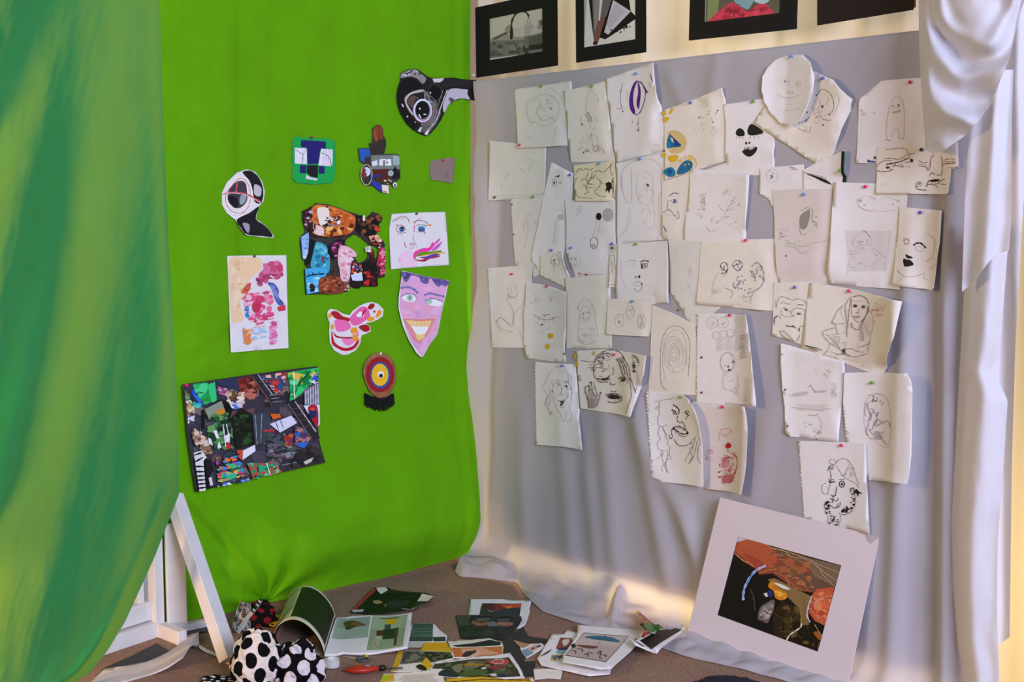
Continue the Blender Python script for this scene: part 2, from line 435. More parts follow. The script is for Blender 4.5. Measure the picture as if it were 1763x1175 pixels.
# ------------------------------------------------------------------ green backdrop cloth
GCLOTH = material('lime_green_cotton', (.135, .42, .004), .85, .05, 9, .25, 900, trans=.10, tcol=(.16, .5, .004), spec=.08)
UGL = GREEN.px(215, 700)[0]; UGR = .006
hemG = [(GREEN.px(x, y)[0], z) for x, y, z in ((200, 900, .0), (300, 900, .004), (455, 900, .004), (600, 900, .006), (720, 900, .012), (790, 900, .018), (818, 900, .022))]
def green_w(u, v):
    x, y = proj(GREEN.p(u, v))
    w = .006*math.sin(x*.021+.4*math.sin(y*.004)) + .003*math.sin(x*.05+y*.006)
    w -= .012*math.exp(-((x-412-.012*y)/13)**2)*smoothstep(760, 420, y)
    w += .006*math.exp(-((x-795)/7)**2) - .004*math.exp(-((x-782)/7)**2) + .004*math.exp(-((x-455)/10)**2)*smoothstep(700, 100, y)
    # creases pulled to the pin at the foot and to the lower left
    dx, dy = x-459, y-1038; r = math.hypot(dx, dy)
    if dy < 40:
        th = math.atan2(dx, -dy+1e-6)
        w += .010*math.exp(-r/170)*math.cos(th*9) - .012*math.exp(-(r/34)**2)
    for (xa, ya, xb, yb, a, s) in ((310, 870, 459, 1038, -.011, 9), (330, 860, 455, 1030, .008, 8), (690, 640, 800, 720, .004, 7), (740, 700, 800, 860, .004, 9),
                                   (330, 560, 400, 480, .004, 9), (640, 540, 680, 640, .003, 10), (430, 300, 520, 190, .0035, 12), (330, 620, 470, 520, -.004, 12), (560, 900, 760, 820, .004, 16)):
        L2 = (xb-xa)**2+(yb-ya)**2; t = ((x-xa)*(xb-xa)+(y-ya)*(yb-ya))/L2; tc = max(0, min(1, t)); d = math.hypot(x-xa-tc*(xb-xa), y-ya-tc*(yb-ya))
        w += a*math.exp(-(d/s)**2)
    w += .0034*nz(x*.03, y*.012, 3) + .0020*nz(x*.09, y*.05, 7)
    # belly above the hem, tucked back at the floor
    lo = smoothstep(.62, .14, v); bl = interp([(280, .01), (380, .03), (520, .075), (700, .085), (800, .06), (820, .035)], x)
    w += bl*lo*smoothstep(-.03, .17, v)
    return w + .008
def green_fn(a, b):
    u = UGL+(UGR-UGL)*a; v0 = interp(hemG, u); v = v0 + (2.45-v0)*(b**1.25)
    return GREEN.p(u, v, green_w(u, v))
gc = grid_obj('green_backdrop', green_fn, 190, 200, GCLOTH, thick=0)
tag(gc, 'bright lime green cloth stretched over the wall behind the collages', 'cloth')

# ------------------------------------------------------------------ teal green curtain at the left
TCLOTH = material('green_curtain_cotton', (.018, .34, .125), .85, .05, 7, .25, 900, trans=.50, tcol=(.40, .72, .01), spec=.06)
edgeT = [(-200, 268), (0, 275), (200, 281), (440, 291), (640, 303), (780, 308), (850, 309), (880, 297), (960, 266), (1070, 216), (1120, 186), (1160, 154), (1180, 120)]
crest = [(-100, 175), (250, 120), (560, 72), (800, 22), (1000, -50), (1200, -120)]
crest2 = [(-100, 130), (0, 92), (150, 32), (330, -45), (500, -110)]
def teal_w(x, y, e):
    w = 0
    c = interp(crest, y); d = x-c; w += .062*(math.exp(-(d/60)**2) if d < 0 else math.exp(-(d/84)**2)) + .045*smoothstep(70, 240, d)
    c = interp(crest2, y); d = x-c; w += .032*(math.exp(-(d/45)**2) if d < 0 else math.exp(-(d/55)**2))*smoothstep(700, 300, y)
    w += .007*math.sin((x+.25*y)*.033) + .003*math.sin((x+.2*y)*.083)*smoothstep(300, 900, y) + .003*nz(x*.03, y*.015, 11) + .0015*nz(x*.1+y*.03, y*.03, 5)
    # rolled right edge and gathered lower hem
    w += -.02*math.exp(-(e/16)**2) + .010*math.exp(-((e-26)/10)**2)*smoothstep(820, 900, y)
    return w + .02
def teal_fn(a, b):
    y = 1182 - (1182+160)*b
    xr = interp(edgeT, y); xl = -32
    x = xl + (xr-xl)*a
    w = teal_w(x, y, xr-x); u, v = TEAL.px(x, y, w)
    lo = TEAL.px(x, y, 0)
    return TEAL.p(u, max(.004, v), w)
tc_ = grid_obj('green_curtain', teal_fn, 110, 200, TCLOTH, thick=0)
tag(tc_, 'blue-green curtain hanging in loose folds at the far left', 'curtain')

# ------------------------------------------------------------------ white sheet over the partition
WCLOTH = material('white_cotton_sheet', (.62, .60, .66), .9, .04, 6, .25, 900, trans=.34, tcol=(.80, .76, .70), spec=.05)
WDRAPE = material('white_drape_cotton', (.70, .69, .76), .9, .03, 6, .2, 900, trans=.22, tcol=(.80, .78, .74), spec=.05)
leftE = [(-200, 820), (150, 820), (300, 822), (345, 828), (500, 822), (600, 813), (700, 806), (760, 807), (850, 801), (890, 797), (920, 804), (945, 816), (962, 834)]
def white_w(u, v):
    x, y = proj(WHITE.p(u, v))
    w = .002*nz(x*.01, y*.01, 2)
    # soft fan of folds in the lower half
    lo = smoothstep(600, 950, y)
    for (xa, ya, xb, yb, a, s) in ((960, 640, 985, 960, .006, 16), (1040, 700, 1060, 960, .010, 18), (1085, 640, 1150, 980, .012, 17), (1115, 760, 1235, 1010, .010, 15),
                                   (900, 700, 905, 950, .005, 14), (1010, 760, 1030, 980, .007, 14), (1330, 700, 1290, 900, .006, 22), (1180, 860, 1215, 1040, .009, 14),
                                   (1575, 360, 1540, 1160, .018, 20), (1610, 300, 1600, 1160, -.006, 18), (1640, 300, 1635, 1160, .022, 16), (1500, 860, 1500, 1160, .010, 26),
                                   (1240, 85, 1225, 180, .004, 14), (1150, 120, 1190, 200, .004, 14)):
        L2 = (xb-xa)**2+(yb-ya)**2; t = ((x-xa)*(xb-xa)+(y-ya)*(yb-ya))/L2; tc = max(0, min(1, t)); d = abs((x-xa)*(yb-ya)-(y-ya)*(xb-xa))/math.sqrt(L2)
        w += 1.35*a*math.exp(-(d/s)**2)*smoothstep(-.25, .3, t)*(1 if t < 1 else math.exp(-(t-1)*4))
    # crumpled free left edge
    eL = x - interp(leftE, y)
    if eL < 60:
        k = math.exp(-(max(0, eL)/22)**2)
        w += k*(.012+.012*math.sin(y*.022)+.010*nz(1, y*.02, 1)) - .008*math.exp(-((eL-32)/8)**2)*smoothstep(200, 500, y)
    return max(w, -.006) + .002
VB = .115
hemW = [(0, 783, 986), (.02, 792, 996), (.05, 840, 1000), (.09, 868, 1004), (.12, 892, 1008), (.16, 905, 1030), (.21, 935, 1056), (.27, 985, 1074), (.34, 1040, 1087), (.45, 1110, 1108),
        (.56, 1180, 1134), (.66, 1260, 1152), (.76, 1330, 1170), (.86, 1450, 1205), (1, 1680, 1285)]
def white_fn(a, b):
    # b: 0 hem on the floor .. .22 foot of the wall .. .96 top edge .. 1 behind the top
    bf, bt = .24, .965
    if b >= bt:
        t = (b-bt)/(1-bt); ul = WHITE.px(820, 140)[0]; u = ul + (UEND-ul)*a
        ang = t*math.pi*.5
        if t < .5: return WHITE.p(u, PTOP+.004*math.sin(t*math.pi), white_w(u, PTOP)*(1-2*t) - .03*(2*t))
        return WHITE.p(u, PTOP+.004-.05*(t-.5)*2, -.064-.002*t if t > .6 else -.03-.034*((t-.5)/.1))
    def wall(v):
        yy = interp([(VB, 950), (PTOP, 141)], v); ul = WHITE.px(interp(leftE, yy), yy)[0]
        u = ul + (UEND-ul)*(a**1.0); return u, WHITE.p(u, v, white_w(u, v))
    if b >= bf:
        v = VB + (PTOP-VB)*(b-bf)/(bt-bf); return wall(v)[1]
    t = 1-b/bf
    u, P0 = wall(VB)
    # hem position: match by where the column meets the floor line
    hx = interp([(h[0], h[1]) for h in hemW], a); hy = interp([(h[0], h[2]) for h in hemW], a)
    hu, hv = FLOOR.px(hx, hy); H = Vector((hu, hv, .004))
    C1 = WHITE.p(u, .015, white_w(u, VB)+.012); C1.z = .012
    C2 = H.lerp(C1, .45); C2.z = .012
    P = P0*(1-t)**3 + C1*3*t*(1-t)**2 + C2*3*t*t*(1-t) + H*t**3
    x, y = proj(P); k = smoothstep(.15, .6, t)
    bun = smoothstep(.17, .05, a)
    P.z += k*(.006*abs(nz(x*.022, y*.05, 4))*2 + .004*abs(math.sin(x*.05+y*.03))) * (1-.7*smoothstep(.9, 1, t)) + bun*math.sin(math.pi*min(1, t*1.02))*(.030+.014*math.sin(x*.09))*smoothstep(.3, .8, t)
    dpk = abs(x-(1062+(1040-y)*.2)); P.z += .034*math.exp(-(dpk/9)**2)*math.sin(math.pi*min(1, t))*smoothstep(0, .3, t)
    return P
wc = grid_obj('white_sheet', white_fn, 230, 200, WCLOTH, thick=0)
tag(wc, 'white sheet draped over the partition and trailing on the carpet', 'cloth')

# ------------------------------------------------------------------ white curtain hanging behind the matted photos
def back_curtain(a, b):
    u = -.13 + (UEND+.12)*a; v = 1.35 + 1.15*b
    w = -.14 + .018*math.sin(u*21+.8*math.sin(v*3)) + .010*math.sin(u*47+1) + .008*nz(u*5, v*2, 1)
    return WHITE.p(u, v, w)
bc = grid_obj('white_back_curtain', back_curtain, 160, 20, material('ivory_curtain', 'efe8de', .9, .02, 5, trans=.4, tcol='fff0d8', spec=.05), thick=0)
tag(bc, 'ivory curtain hanging behind the black matted photos', 'curtain')

# ------------------------------------------------------------------ drapes at the right end of the sheet
def drape(name, left, right, y0, y1, wfn, label, nu=50, nv=90, mat=None, top=None):
    """left/right: x over y in the picture; laid on the sheet's plane with depth wfn(x, y, a)."""
    def fn(a, b):
        ya = y1(a) if callable(y1) else y1
        y = ya + (y0-ya)*b; xl = interp(left, y); xr = interp(right, y); x = xl+(xr-xl)*a
        w = wfn(x, y, a); u, v = WHITE.px(x, y, w)
        return WHITE.p(u, max(v, .005), w)
    o = grid_obj(name, fn, nu, nv, mat or WDRAPE, thick=0); tag(o, label, 'cloth'); return o
drape('hanging_drape', [(-150, 1700), (600, 1708), (700, 1712), (1200, 1700)], [(-150, 1790), (200, 1772), (430, 1757), (600, 1748), (800, 1742), (1120, 1738)], -150, lambda a: 1112-30*abs(a-.5),
      lambda x, y, a: -.03+.012*math.sin(x*.13)+.006*nz(x*.05, y*.01, 2), 'narrow ivory drape at the far right edge beside the glowing gap', 24, 90)
drape('hanging_drape', [(380, 1668), (500, 1660), (640, 1652), (900, 1638), (1000, 1640), (1100, 1648), (1200, 1664)], [(380, 1740), (430, 1735), (600, 1722), (640, 1712), (690, 1735), (800, 1728), (930, 1718), (1050, 1716), (1200, 1722)], 380, 1215,
      lambda x, y, a: .045+.03*math.sin(math.pi*a)*(1+.3*math.sin(y*.004))+.006*math.sin(a*9+y*.004)-.02*math.exp(-((a-.0)/.1)**2)+.004*nz(x*.05, y*.02, 8), 'long white drape falling to the floor right of the sketches', 50, 120)
drape('hanging_drape', [(120, 1672), (230, 1668), (350, 1661), (510, 1656)], [(120, 1745), (200, 1742), (380, 1741), (430, 1737), (510, 1734)], 120, lambda a: 503-76*a**.85+6*math.sin(a*7),
      lambda x, y, a: .10+.020*math.sin(math.pi*a)+.008*math.sin(a*11+y*.006)+.003*nz(x*.05, y*.02, 4), 'white drape with a slanting hem below the swag', 40, 80)
def swag_fn(a, b):
    # left border comes down from the top, lower border sweeps up to the right
    T = [(1588, -140), (1640, -140), (1700, -140), (1790, -140)]
    tx = 1586 + 206*a; ty = -150
    lowx = [(0, 1594), (.12, 1606), (.22, 1624), (.42, 1664), (.62, 1704), (.8, 1738), (.92, 1757), (1, 1785)]
    lowy = [(0, 256), (.12, 266), (.22, 260), (.42, 232), (.62, 184), (.8, 100), (.92, 20), (1, -60)]
    lx, ly = interp(lowx, a), interp(lowy, a)
    t = 1-b; x = tx+(lx-tx)*t; y = ty+(ly-ty)*t
    x += -8*math.sin(math.pi*t)*(1-a)**3
    r = math.hypot((x-1682)/.8, (y+30)/1.25)
    w = .125 + .019*math.sin(r*.115-1.2+1.2*nz(x*.02, y*.02, 9))*smoothstep(50, 95, r)*smoothstep(-.02, .22, a)*smoothstep(1.02, .8, a) + .02*math.sin(math.pi*a) + .010*math.sin((x-y*.5)*.05) + .004*nz(x*.04, y*.03, 6)
    w += -.04*math.exp(-(a/.06)**2) - .05*smoothstep(.75, 1, t)*smoothstep(.25, 0, a)
    u, v = WHITE.px(x, y, w); return WHITE.p(u, v, w)
sw = grid_obj('swag_drape', swag_fn, 90, 110, WDRAPE, thick=0)
tag(sw, 'white swag gathered in curved folds at the upper right corner', 'cloth')

def glow_fn(a, b):
    u = UEND-.10+.95*a; v = .004+2.3*b
    return WHITE.p(u, v, -.17+.016*math.sin(u*26)+.008*math.sin(u*61+v)+.006*nz(u*6, v*2, 3))
gl = grid_obj('ivory_hanging_cloth', glow_fn, 60, 30, material('ivory_gap_cloth', 'efe4cc', .9, .02, 5, trans=.55, tcol='ffe6b4', spec=.05), thick=0)
tag(gl, 'ivory cloth glowing in lamplight beyond the right end of the partition', 'cloth')

# ------------------------------------------------------------------ white wooden stand behind the curtain
st = empty('panel_stand', Vector((*FLOOR.px(272, 1092), 0)))
tag(st, 'white painted wooden panel stand with a slanting brace beside the curtain', 'stand')
pb = Vector((*FLOOR.px(279, 1096), 0)); dT = TEAL.u; nT = TEAL.n
fr = Frame(pb, dT, (0, 0, 1))
GPANEL = material('grey_inset_panel', '8c8a80', .8, .05, 8)
box_obj('post', fr, -.02, .012, 0, .75, -.075, -.0, WOODW, st)
box_obj('post', fr, -.055, -.035, .05, .75, -.06, -.03, WOODW, st)
box_obj('bottom_rail', fr, -.55, -.02, .0, .045, -.035, .0, WOODW, st)
box_obj('upper_rail', fr, -.55, -.02, .05, .105, -.055, -.02, WOODW, st)
box_obj('inset_panel', fr, -.55, -.03, .09, .72, -.072, -.06, GPANEL, st)
bt_ = Vector((*FLOOR.px(404, 1146), 0)); tp = CAM + ray(296, 868)*((pb.y+.0)/ray(296, 868).y)
foot_end = pb.lerp(bt_, .30)
beam('foot', pb+Vector((0, 0, .02)), foot_end+Vector((0, 0, .02)), (0, 0, 1), .04, .03, WOODW, st)
A = bt_+Vector((-.014, 0, .014)); B = tp+Vector((0, .02, .02))
br = beam('brace', A, B, (.75, -.3, .6), .036, .046, WOODW, st)
# side board between post and green cloth
sb = Frame(pb, GREEN.u, (0, 0, 1))
box_obj('side_board', sb, .015, .075, .0, .33, .0, .012, WOODW, st)
box_obj('floor_trim', sb, .012, .17, .0, .022, -.012, .016, WOODW, st)
# ------------------------------------------------------------------ artworks on the green cloth
def green_surf(u, v): return green_w(u, v)
def art(frame, key, surf, name, label, cat, outline, ops, mat=PAPER, curl=(('B', .3, .004), ('R', .5, .003)), group=None, dname='drawing', gain=1.0, thick=.0007, dmat=None, lift0=0.0, stiff=1, above=()):
    s = Sheet(frame, key, outline, curl, surf, lift0=lift0, stiff=stiff, above=above)
    o = s.body(name, mat, thick=thick); tag(o, label, cat, group)
    s.draw(ops, gain); s.finish(o, dname, dmat); s.obj = o
    return s
def flush(queue):
    polys = [[q[0][0].px(*p) for p in q[0][6]] for q in queue]
    for i, (a, k) in enumerate(queue): art(*a, above=polys[i+1:], **k)
def gart(*a, **k): k.setdefault('gain', 1.25); k.setdefault('stiff', 30); return art(GREEN, 'green', green_surf, *a, **k)
GG = 'collages and paintings on the green cloth'
BLACKP = material('black_print_paper', '1b1719', .55, .15, 30)
DARKP = material('dark_collage_paper', '39342f', .55, .2, 60)

gart('robot_collage', 'black and white collage cutout of a goggled head with a long arm', 'collage',
     cp('P5', '155 210 180 190 250 155 340 142 400 160 450 200 520 250 570 268 740 268 850 262 990 285 1175 297 1160 575 1080 565 980 552 880 575 800 640 750 740 700 840 640 930 560 1020 510 1055 430 1030 330 975 240 890 160 760 115 640 98 520 115 400 150 310'),
     '''@P5
fs 8a8482 160 270 165 210 260 165 350 155 430 210 500 280 450 350 380 280 280 250
q 2a2526,b8b0ac,6a6260,d8d4d0 26 8 22 170 200 340 150 420 190 440 230 300 225 180 260
fs 0c0b0d 155 330 220 280 310 280 400 330 450 390 330 430 230 470 190 560 200 640 260 720 330 840 380 910 330 960 240 880 160 750 115 620 115 460
fs b9aea6 205 560 240 500 320 450 440 425 480 445 380 470 300 490 250 540 235 600 290 700 350 790 300 760 240 670
fs 5a4640 240 580 300 510 360 520 340 590 320 680 290 660
fs 6f6866 450 450 530 470 560 560 640 620 600 800 540 900 470 930 430 880 590 700
o 070608 615 460 88 108
z 4c4846 1.2 530 440 560 380 620 350 680 380 708 460 690 540 640 570 580 540
o 8a3438 448 715 136 165
o c9d6ea 450 708 128 160
o 8d7f86 452 712 108 136
o 09080a 446 700 96 122
o cfe8ea 412 683 10 14
o 9fd0d8 478 760 22 9
f dfe6ea 390 765 405 760 432 805 420 815
o cfe2e2 553 470 10 12
f dfeaea 160 615 178 622 198 660 180 660
o c8dcdc 245 790 10 14
o 9aa8a8 348 865 8 12
f 5e5a5a 440 905 560 870 640 720 700 640 690 760 640 880 520 1030 440 1000
f cfcacb 380 985 420 930 440 935 420 1005
f d9d4d6 470 1025 520 965 535 985 510 1045
s d8d0c8 1.6 780 430 700 640 640 820 520 980
s a89a90 1 720 440 650 650 620 780 560 900
f c9c4c2 580 280 740 272 700 330 600 330
f 252024 760 275 980 290 1165 305 1150 400 1060 400 820 390 740 420 680 330
fs b7b2be 800 430 880 410 990 420 1060 430 1050 480 1090 560 980 545 880 570 800 630 740 740 720 640 760 520
f 130f12 1070 420 1160 400 1155 560 1090 560 1050 480
fs 57504f 800 540 850 540 880 575 830 600
s 34302f 1.4 500 260 560 330 700 420
s c9c2bc 1.2 470 490 490 560 570 600
s c9c2bc 1 370 530 390 560
s 8a8080 1.2 480 500 560 520 640 600
''', BLACKP, curl=(), dname='collage_print', gain=1.15)

gart('tinted_card', 'small green card with purple and white blocks, upper left of the green cloth', 'collage',
     cp('P4', '90 205 250 210 440 222 490 240 500 420 490 600 470 655 300 672 120 655 80 620 75 400 80 230'),
     '''@P4
f 0c9c46 110 225 470 245 485 420 470 630 300 655 120 640 95 600 95 400
f 1f1762 160 235 402 248 404 330 345 340 330 470 225 470 215 310 158 300
f 1f1762 150 480 215 482 208 562 148 558
f 1f1762 335 488 392 492 390 568 332 562
f d9d2dc 98 310 218 318 216 470 100 465
f d9d2dc 358 318 470 328 465 492 330 482
l 3a2f3a 1.1 105 330 180 375 215 320
l 3a2f3a 1.1 180 375 172 468
s 3a2030 1.3 360 362 410 380 445 430 458 495
l 8a8090 .8 385 325 378 480
l 8a8090 .8 408 325 402 486
l 8a8090 .8 430 328 425 486
l 8a8090 .8 450 330 445 490
f 171318 222 478 328 482 322 606 250 590 212 550
f d5cdd4 210 575 250 598 318 612 316 632 208 615
l 6a5f68 .7 228 592 225 618
l 6a5f68 .7 250 602 246 622
l 6a5f68 .7 275 608 272 628
l 6a5f68 .7 298 612 295 630
''', material('green_card', '1aa650', .5, .05, 20), curl=(), dname='card_print')

gart('figure_collage', 'cut-out magazine figure collage with a brown head and blue tab', 'collage',
     cp('P4', '862 120 900 85 940 88 965 130 968 190 992 225 996 290 975 370 1100 370 1130 390 1135 610 1100 640 1060 640 1100 670 1095 705 1060 700 1030 650 1020 765 940 745 860 685 790 680 745 620 738 550 780 470 735 440 722 315 835 312 845 295 818 270 858 262'),
     '''@P4
fs 7c3a1e 868 130 905 95 945 105 960 160 955 220 915 255 880 240 865 190
s a85a34 1.6 880 130 890 190 900 240
s 5a2814 1.6 920 110 925 180 915 240
s 5a2814 1.2 945 130 948 190 935 230
f 2e2823 830 275 895 262 925 230 990 235 992 290 970 365 850 370
f 2254a0 728 320 832 318 840 395 785 400 782 455 742 435
f 6f7872 845 385 1100 378 1125 395 1128 520 850 520
f 8fa7a0 1060 385 1125 395 1125 480 1060 480
f e8e6ee 930 425 955 420 945 490 925 480
l e8e6ee 2.2 930 430 985 425
l e8e6ee 2.4 958 430 955 485
f e8e6ee 985 425 1040 420 1045 485 985 485
o 8a5a60 1003 455 10 12
f cfd4d8 850 450 905 430 910 480 860 490
f 4f2119 860 525 1010 515 1050 560 1010 640 900 630 850 580
f 16141a 1040 560 1080 490 1125 560 1122 610 1060 620
o 9aa4a8 1038 560 28 30
o c9d0da 800 545 40 45
o 6f3528 775 560 30 50
o b8c4de 808 545 18 20
f 1d2f6a 830 575 940 572 938 602 835 608
c c9c0a8 1.4 800 575 55 100
f 27389a 850 620 945 670 950 745 862 680
f d9cfc2 950 672 1018 680 1018 762 955 745
l 5a1f22 1.6 950 730 1000 748
q 7a5a3a,d8c8a8,3a2a20 12 8 16 960 620 1050 620 1050 670 970 665
o d0d0d4 1078 675 20 26
o 5a1f22 1078 680 10 14
''', DARKP, curl=(), dname='collage_print')

gart('torn_card', 'small torn grey-brown card with faint purple marks, right of the figure collage', 'card',
     cp('P4', '1432 440 1545 418 1620 405 1668 412 1660 540 1645 660 1540 640 1435 625 1425 560 1420 480'),
     '''@P4
l 3a3070 1 1578 545 1592 552
l 3a3070 1 1580 575 1596 580
l 3a3070 1 1576 600 1590 606
''', material('grey_brown_card', '8f7a72', .8, .05, 40), dname='pen_marks')

gart('oval_face_collage', 'oval black face collage with red string bands and a pointed foot', 'collage',
     cp('P3', '130 60 190 40 240 55 280 110 298 170 290 230 262 262 245 335 300 375 352 435 348 448 280 445 185 432 155 395 120 340 70 300 42 250 42 180 70 120'),
     '''@P3
fs 131014 165 55 215 50 265 95 288 170 275 240 235 230 215 130 180 80
fs b8b4b8 235 130 275 150 270 200 235 190
fs e4d8d4 70 130 130 75 190 90 220 150 228 230 195 300 140 325 80 300 48 250 48 190
z b05050 1.3 100 140 145 95 185 110 208 170 205 250 160 300 100 290 65 240 68 185
fs 3c3a40 90 150 140 110 180 120 190 170 190 230 150 270 110 265 75 220
fs 101014 80 200 125 205 140 250 120 272 90 245
fs 8f9aa0 150 200 185 190 180 235 150 250
s c9525a 3.2 45 190 110 178 190 190 280 240
s efe0e0 1 48 188 110 182 188 196 276 244
s c9525a 3 132 110 128 150 125 180
o 2a2a2e 150 192 8 6
fs e9e4e6 60 260 110 300 170 310 120 335 80 305
s c8a898 1.2 70 280 120 318 180 300
fs 120f13 205 300 262 262 243 335 300 378 345 440 280 438 190 428 155 390 130 340
fs 9a90a0 165 360 205 370 200 420 180 400
''', PAPER, curl=(), dname='collage_print', gain=1.2)

gart('watercolour_painting', 'pink, red and blue watercolour blots on a white upright sheet', 'painting',
     cp('P3', '72 556 230 553 425 552 432 830 438 1105 260 1118 95 1132 85 850'),
     '''@P3
fs e8c79c 85 575 180 565 275 572 270 640 215 690 170 760 150 850 170 930 130 955 100 940 88 760
q edd3ae,dfb98a,e9c4a4 40 12 24 90 580 260 575 200 700 140 900 110 930 92 700
q b02a5a,c04a72,8f2048,d06a92,c43a68 34 12 26 285 600 400 565 408 680 370 700 330 690 250 740 235 690 280 640
q 9a3a62,c8487a,842048 16 10 20 235 690 330 650 345 700 260 745
fs 4a5a9a 310 715 350 720 378 760 378 800 410 840 380 850 350 800 345 760
q 3a4a90,5a6aae,7a86bc 12 8 16 320 715 375 740 380 800 410 850 350 820
f c8384a 368 860 418 845 418 880 378 886
q d94a80,e88aa8,c83a68,f0b8c4,e0688c 60 9 22 170 780 330 760 360 850 350 930 240 980 190 940 170 860
fs c02a52 220 840 250 825 272 850 255 890 225 885
q c8505a,e0903a,d86a4a 18 8 14 150 760 210 700 215 760 160 840
l b83a3a 2 160 780 180 735
l b83a3a 2 175 775 195 730
l b83a3a 2 190 770 208 725
q 3a7ac0,5aa0d0,2a62b0 12 7 15 172 860 200 850 205 930 180 935
q d98a3a,e0a860,d87a5a 20 8 18 160 980 220 990 225 1070 170 1100
q d86aa0,c84a80,e898bc 22 8 18 320 940 375 940 375 1020 365 1085 320 1085
q 9ac0e0,c0d0e8,e8b8a0 20 8 16 215 980 300 950 310 1040 220 1060
s c83a60 1.6 240 905 290 915 340 910
s c83a60 1.6 250 925 300 935 345 925
''', PAPER, dname='watercolour_blots', gain=1.15)

gart('pop_collage', 'dense dark collage of costumed figures and fire around a cut-out gap', 'collage',
     cp('P2', '128 145 210 125 275 60 420 78 520 110 620 150 720 180 820 225 890 155 960 180 1003 230 960 290 975 370 930 385 990 470 944 557 905 530 850 520 830 500 760 440 690 400 605 458 592 500 640 560 700 600 700 660 745 710 800 690 835 645 840 590 865 568 892 590 897 645 920 662 940 640 946 562 991 472 1018 490 1022 865 945 880 940 970 770 968 700 990 630 960 628 1020 540 1045 350 1048 165 1055 150 780 185 770 155 690 125 670 100 500 105 430 160 375 130 250') ,
     '''@P2
f 2a1614 130 150 260 80 500 110 700 190 700 300 560 440 250 440 180 380 130 260
fs c86a2a 250 90 400 90 520 120 690 200 700 290 660 380 480 420 330 420 240 380 200 260
q e08a30,b8501c,8a3014,f0b860,5a1c10 70 14 40 250 90 400 85 690 200 690 330 640 420 400 440 240 390
fs f6dccc 290 120 400 115 420 220 400 300 330 310 300 240
fs f0c8c4 260 300 350 330 360 400 300 410 250 370
q 1c1014,e8dce0,3a2a30,8a7a80 26 10 24 320 220 540 200 540 320 340 320
q 4a1c3a,7a3a6a,2a1018,c8a0a8 22 12 26 135 160 250 110 230 300 150 350
o 2a1812 230 320 40 55
c e0b090 1.6 265 310 22 45
f 0f0a0c 710 200 800 190 830 260 980 200 990 240 930 310 930 390 850 420 760 420 700 350
q 2a1a12,5a3a20,0c0808,8a4a28 34 12 30 710 200 990 180 990 260 900 380 760 420
o e8d8c8 790 225 14 36
o c8402a 935 345 34 24 30
f 8fb4e0 108 430 190 380 195 480 180 670 130 670
q a8c8e8,6a8ac8,d0e0f0 18 10 22 112 440 188 400 180 660 130 660
f 0e0c12 195 440 260 470 240 600 200 720 160 740 150 690 185 600
fs 39a0b8 270 490 340 500 400 560 420 680 400 820 250 770 210 740 240 600
q 5abac8,2a88a8,8fd0d8,1a6a8a 34 12 28 260 500 340 500 410 600 410 760 250 760
o 8a2030 340 670 12 30
f 40a8d8 150 775 250 765 390 780 380 840 340 900 320 1020 170 1050
q 9ad4ee,6ac0e4,c8e4f0 18 14 28 155 850 330 870 300 1020 175 1030
l 14202a 3.2 165 858 240 838 360 826
l 14202a 2 190 820 195 850
l 14202a 2 230 812 235 845
l 14202a 2 300 805 305 838
q 1a1210,3a241c 10 14 30 190 930 260 930 260 1020 190 1030
fs 7a3a20 300 900 360 860 460 850 540 870 570 940 560 1035 320 1040
q a8582c,5a2412,c8743a,8a3a1c,3a1810 46 10 26 300 890 460 850 560 890 560 1035 310 1040
l 5a2a1c 2.4 462 780 460 850
f 0c080c 400 520 520 450 580 470 560 560 500 640 460 680 390 600
q 6a1c4a,a83a7a,c86a9a,2a0c1c 30 10 28 400 520 560 450 580 560 470 660
fs e0b4bc 520 540 600 530 690 590 700 640 640 660 640 760 620 900 540 900 520 780 500 680
q f0d4d8,d890a0,e8c4c8,c87a90 40 10 24 510 540 690 590 690 640 630 760 610 900 540 880
q d8a8a8,8a4a4a,f0d8d8,b06a6a 18 10 20 570 900 630 900 625 1010 560 1020
f c8d4ec 640 840 760 810 770 900 660 910
q 2a3a8a,e8c8a0,d8482a,f0e8e8 30 8 20 640 680 760 700 770 820 640 860
f 1a0a0e 600 930 660 900 760 910 740 985 700 985 640 960
f 140a0c 770 700 840 680 920 700 935 960 760 960 780 840
fs 6a2a1c 840 580 890 570 895 650 860 680
f 3a1410 850 620 890 620 900 700 850 700
q a81c24,2a0a0e,c83a30,5a1018 30 10 26 770 800 930 800 930 960 770 960
f c8202a 800 900 840 890 830 955 800 955
fs b82a4a 940 620 990 600 1010 700 1005 740 920 740 925 680
q d83a5a,8a1c3a,e88aa0,2a1450 36 10 24 930 520 1015 500 1018 850 945 860
q 3a1c14,8a3a20,d89a70,e8d0c8,5a1414 46 10 26 820 420 930 400 1000 480 940 560 860 500
q d8ccc8,b0a0a0,f0e8e4 16 10 20 780 540 850 520 860 600 800 620
''', DARKP, curl=(), dname='collage_print', gain=1.15)

